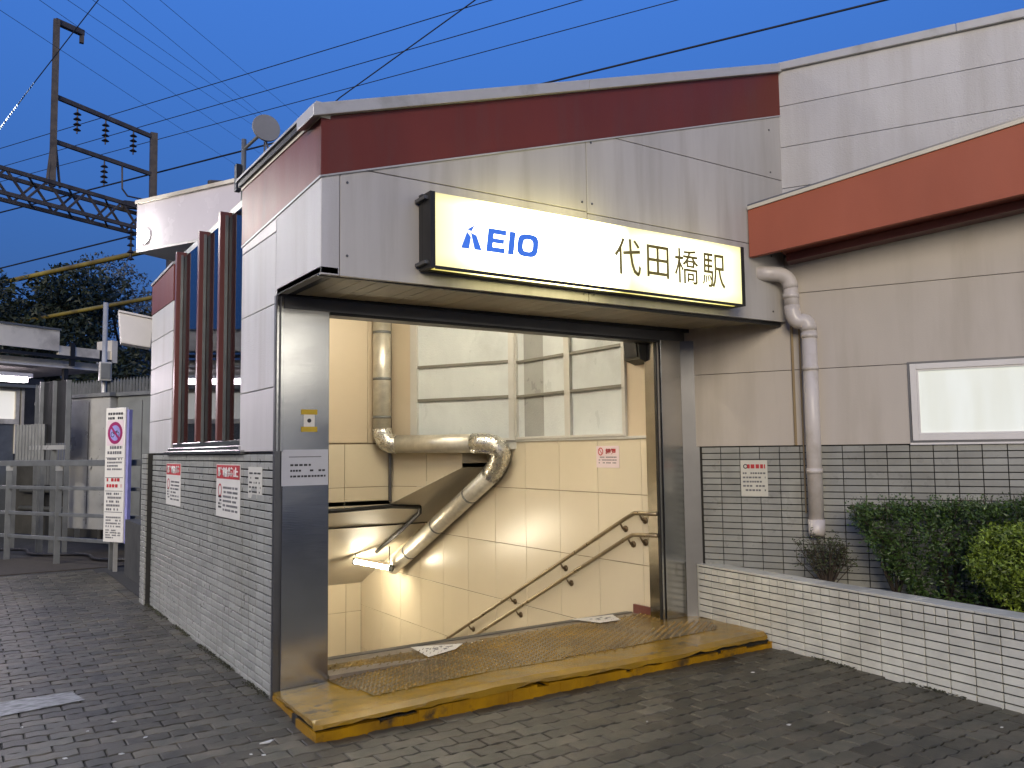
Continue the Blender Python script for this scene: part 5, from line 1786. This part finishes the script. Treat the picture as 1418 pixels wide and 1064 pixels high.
# ------------------------------------------------------------------ moss and grit along the wall bases
ms_ = MB()
rr = random.Random(17)
for k in range(2600):
    if rr.random() < .6:
        y = rr.uniform(.05, 4.2)
        if noise.noise((y * 2.2, 3, 1)) < -.1:
            continue
        p = Vector((-abs(rr.gauss(0, .022)) - .002, y, rr.uniform(0, .012)))
    else:
        a = rr.uniform(.9, 3.6)
        if noise.noise((a * 2.5, 8, 1)) < 0:
            continue
        p = PL.p(a, rr.uniform(0, .01), abs(rr.gauss(0, .016)) + .004)
    d = Vector((rr.gauss(0, 1), rr.gauss(0, 1), rr.gauss(0, .6))).normalized() * rr.uniform(.004, .011)
    q = d.orthogonal().normalized() * d.length * .6
    i = len(ms_.v)
    ms_.v += [tuple(p - d), tuple(p + q), tuple(p + d), tuple(p - q)]
    ms_.f += [(i, i + 1, i + 2), (i, i + 2, i + 3)]
single('moss', ms_, 'moss', 'moss and grit along the foot of the tiled walls', None, kind='stuff')

# ------------------------------------------------------------------ litter
lt = MB()
for (x, y) in ((-.35, -.95), (-.40, -.9), (-.9, .1), (-.95, -.5), (-1.05, .0), (-1.2, -.4), (-.8, -.3), (.6, -1.9), (2.9, -1.35), (2.2, -2.2), (1.0, -2.4), (3.1, -2.9), (-1.35, .3), (-1.3, 1.2), (1.6, -1.7)):
    s_ = random.uniform(.006, .014)
    q = random.uniform(0, 3)
    lt.prism([(x + s_ * math.cos(q + k * 1.57) * (1.6 if k % 2 else .7), y + s_ * math.sin(q + k * 1.57), .004) for k in range(4)], (0, 0, .004))
for (x, y) in ((-.28, -.78),):
    lt.prism([(x - .04, y, .006), (x + .01, y - .012, .006), (x + .045, y + .02, .006), (x + .0, y + .012, .006)], (0, 0, .006))
lo = single('litter', lt, 'litter', 'scattered tiny white scraps on the pavers', None, kind='stuff')

# ------------------------------------------------------------------ street lamps out of frame at left; second added to light the shelter
for (x, y, lbl) in ((-4.6, 1.6, 'street lamp on a grey post at the left of the forecourt'), (-3.5, 7.2, 'unseen street lamp added near the rail fence to light the shelter')):
    sl_ = thing('street_lamp', lbl, 'street lamp', (x, y, 0), 'street lamps of the forecourt')
    part('post', MB().tube([(x, y, 0), (x, y, 4.9), (x + .1, y, 5.05), (x + .7, y, 5.15)], .05, 10), 'galv', sl_, True)
    part('head', MB().box(x + .55, x + 1.15, y - .2, y + .2, 5.14, 5.24), 'galv', sl_, bevel=.03)
    part('lamp_panel', MB().box(x + .65, x + 1.05, y - .14, y + .14, 5.03, 5.139), 'streetlamp', sl_)

# ------------------------------------------------------------------ houses across the street (out of frame, mirrored in the steel)
for (x0, x1, y0, y1, h, lbl) in ((-0.5, 6.0, -22, -15, 7.5, 'rendered house across the street facing the entrance'), (6.6, 24.0, -21, -14, 8.0, 'taller house across the street beside the rendered one')):
    t = thing('house', lbl, 'house', ((x0 + x1) / 2, (y0 + y1) / 2, 0))
    part('walls', MB().box(x0, x1, y0, y1, 0, h), 'panel', t)
    part('added_glow_strip', MB().box(x0 + .4, x1 - .4, y1 + .05, y1 + .25, 3.55, 3.95), 'glowstrip', t)  # glowing strips added to the houses for the steel pillars to mirror
    part('added_glow_strip', MB().box(x0 + .4, x1 - .4, y1 + .05, y1 + .25, 4.45, 4.65), 'glowstrip', t)
    part('roof', MB().box(x0 - .3, x1 + .3, y0 - .3, y1 + .3, h, h + .25), 'steel_dark', t)
    for fl_ in range(2):
        for k in range(3):
            xx = x0 + .8 + k * 1.9
            zz = .9 + fl_ * 4.4
            f_ = part('window', MB().box(xx - .06, xx + 1.26, y1, y1 + .03, zz - .06, zz + 1.26), 'whiteframe', t)
            part('window_pane', MB().box(xx, xx + 1.2, y1 + .03, y1 + .035, zz, zz + 1.2), 'farwindow' if (k + fl_) % 2 == 0 else 'black', f_)
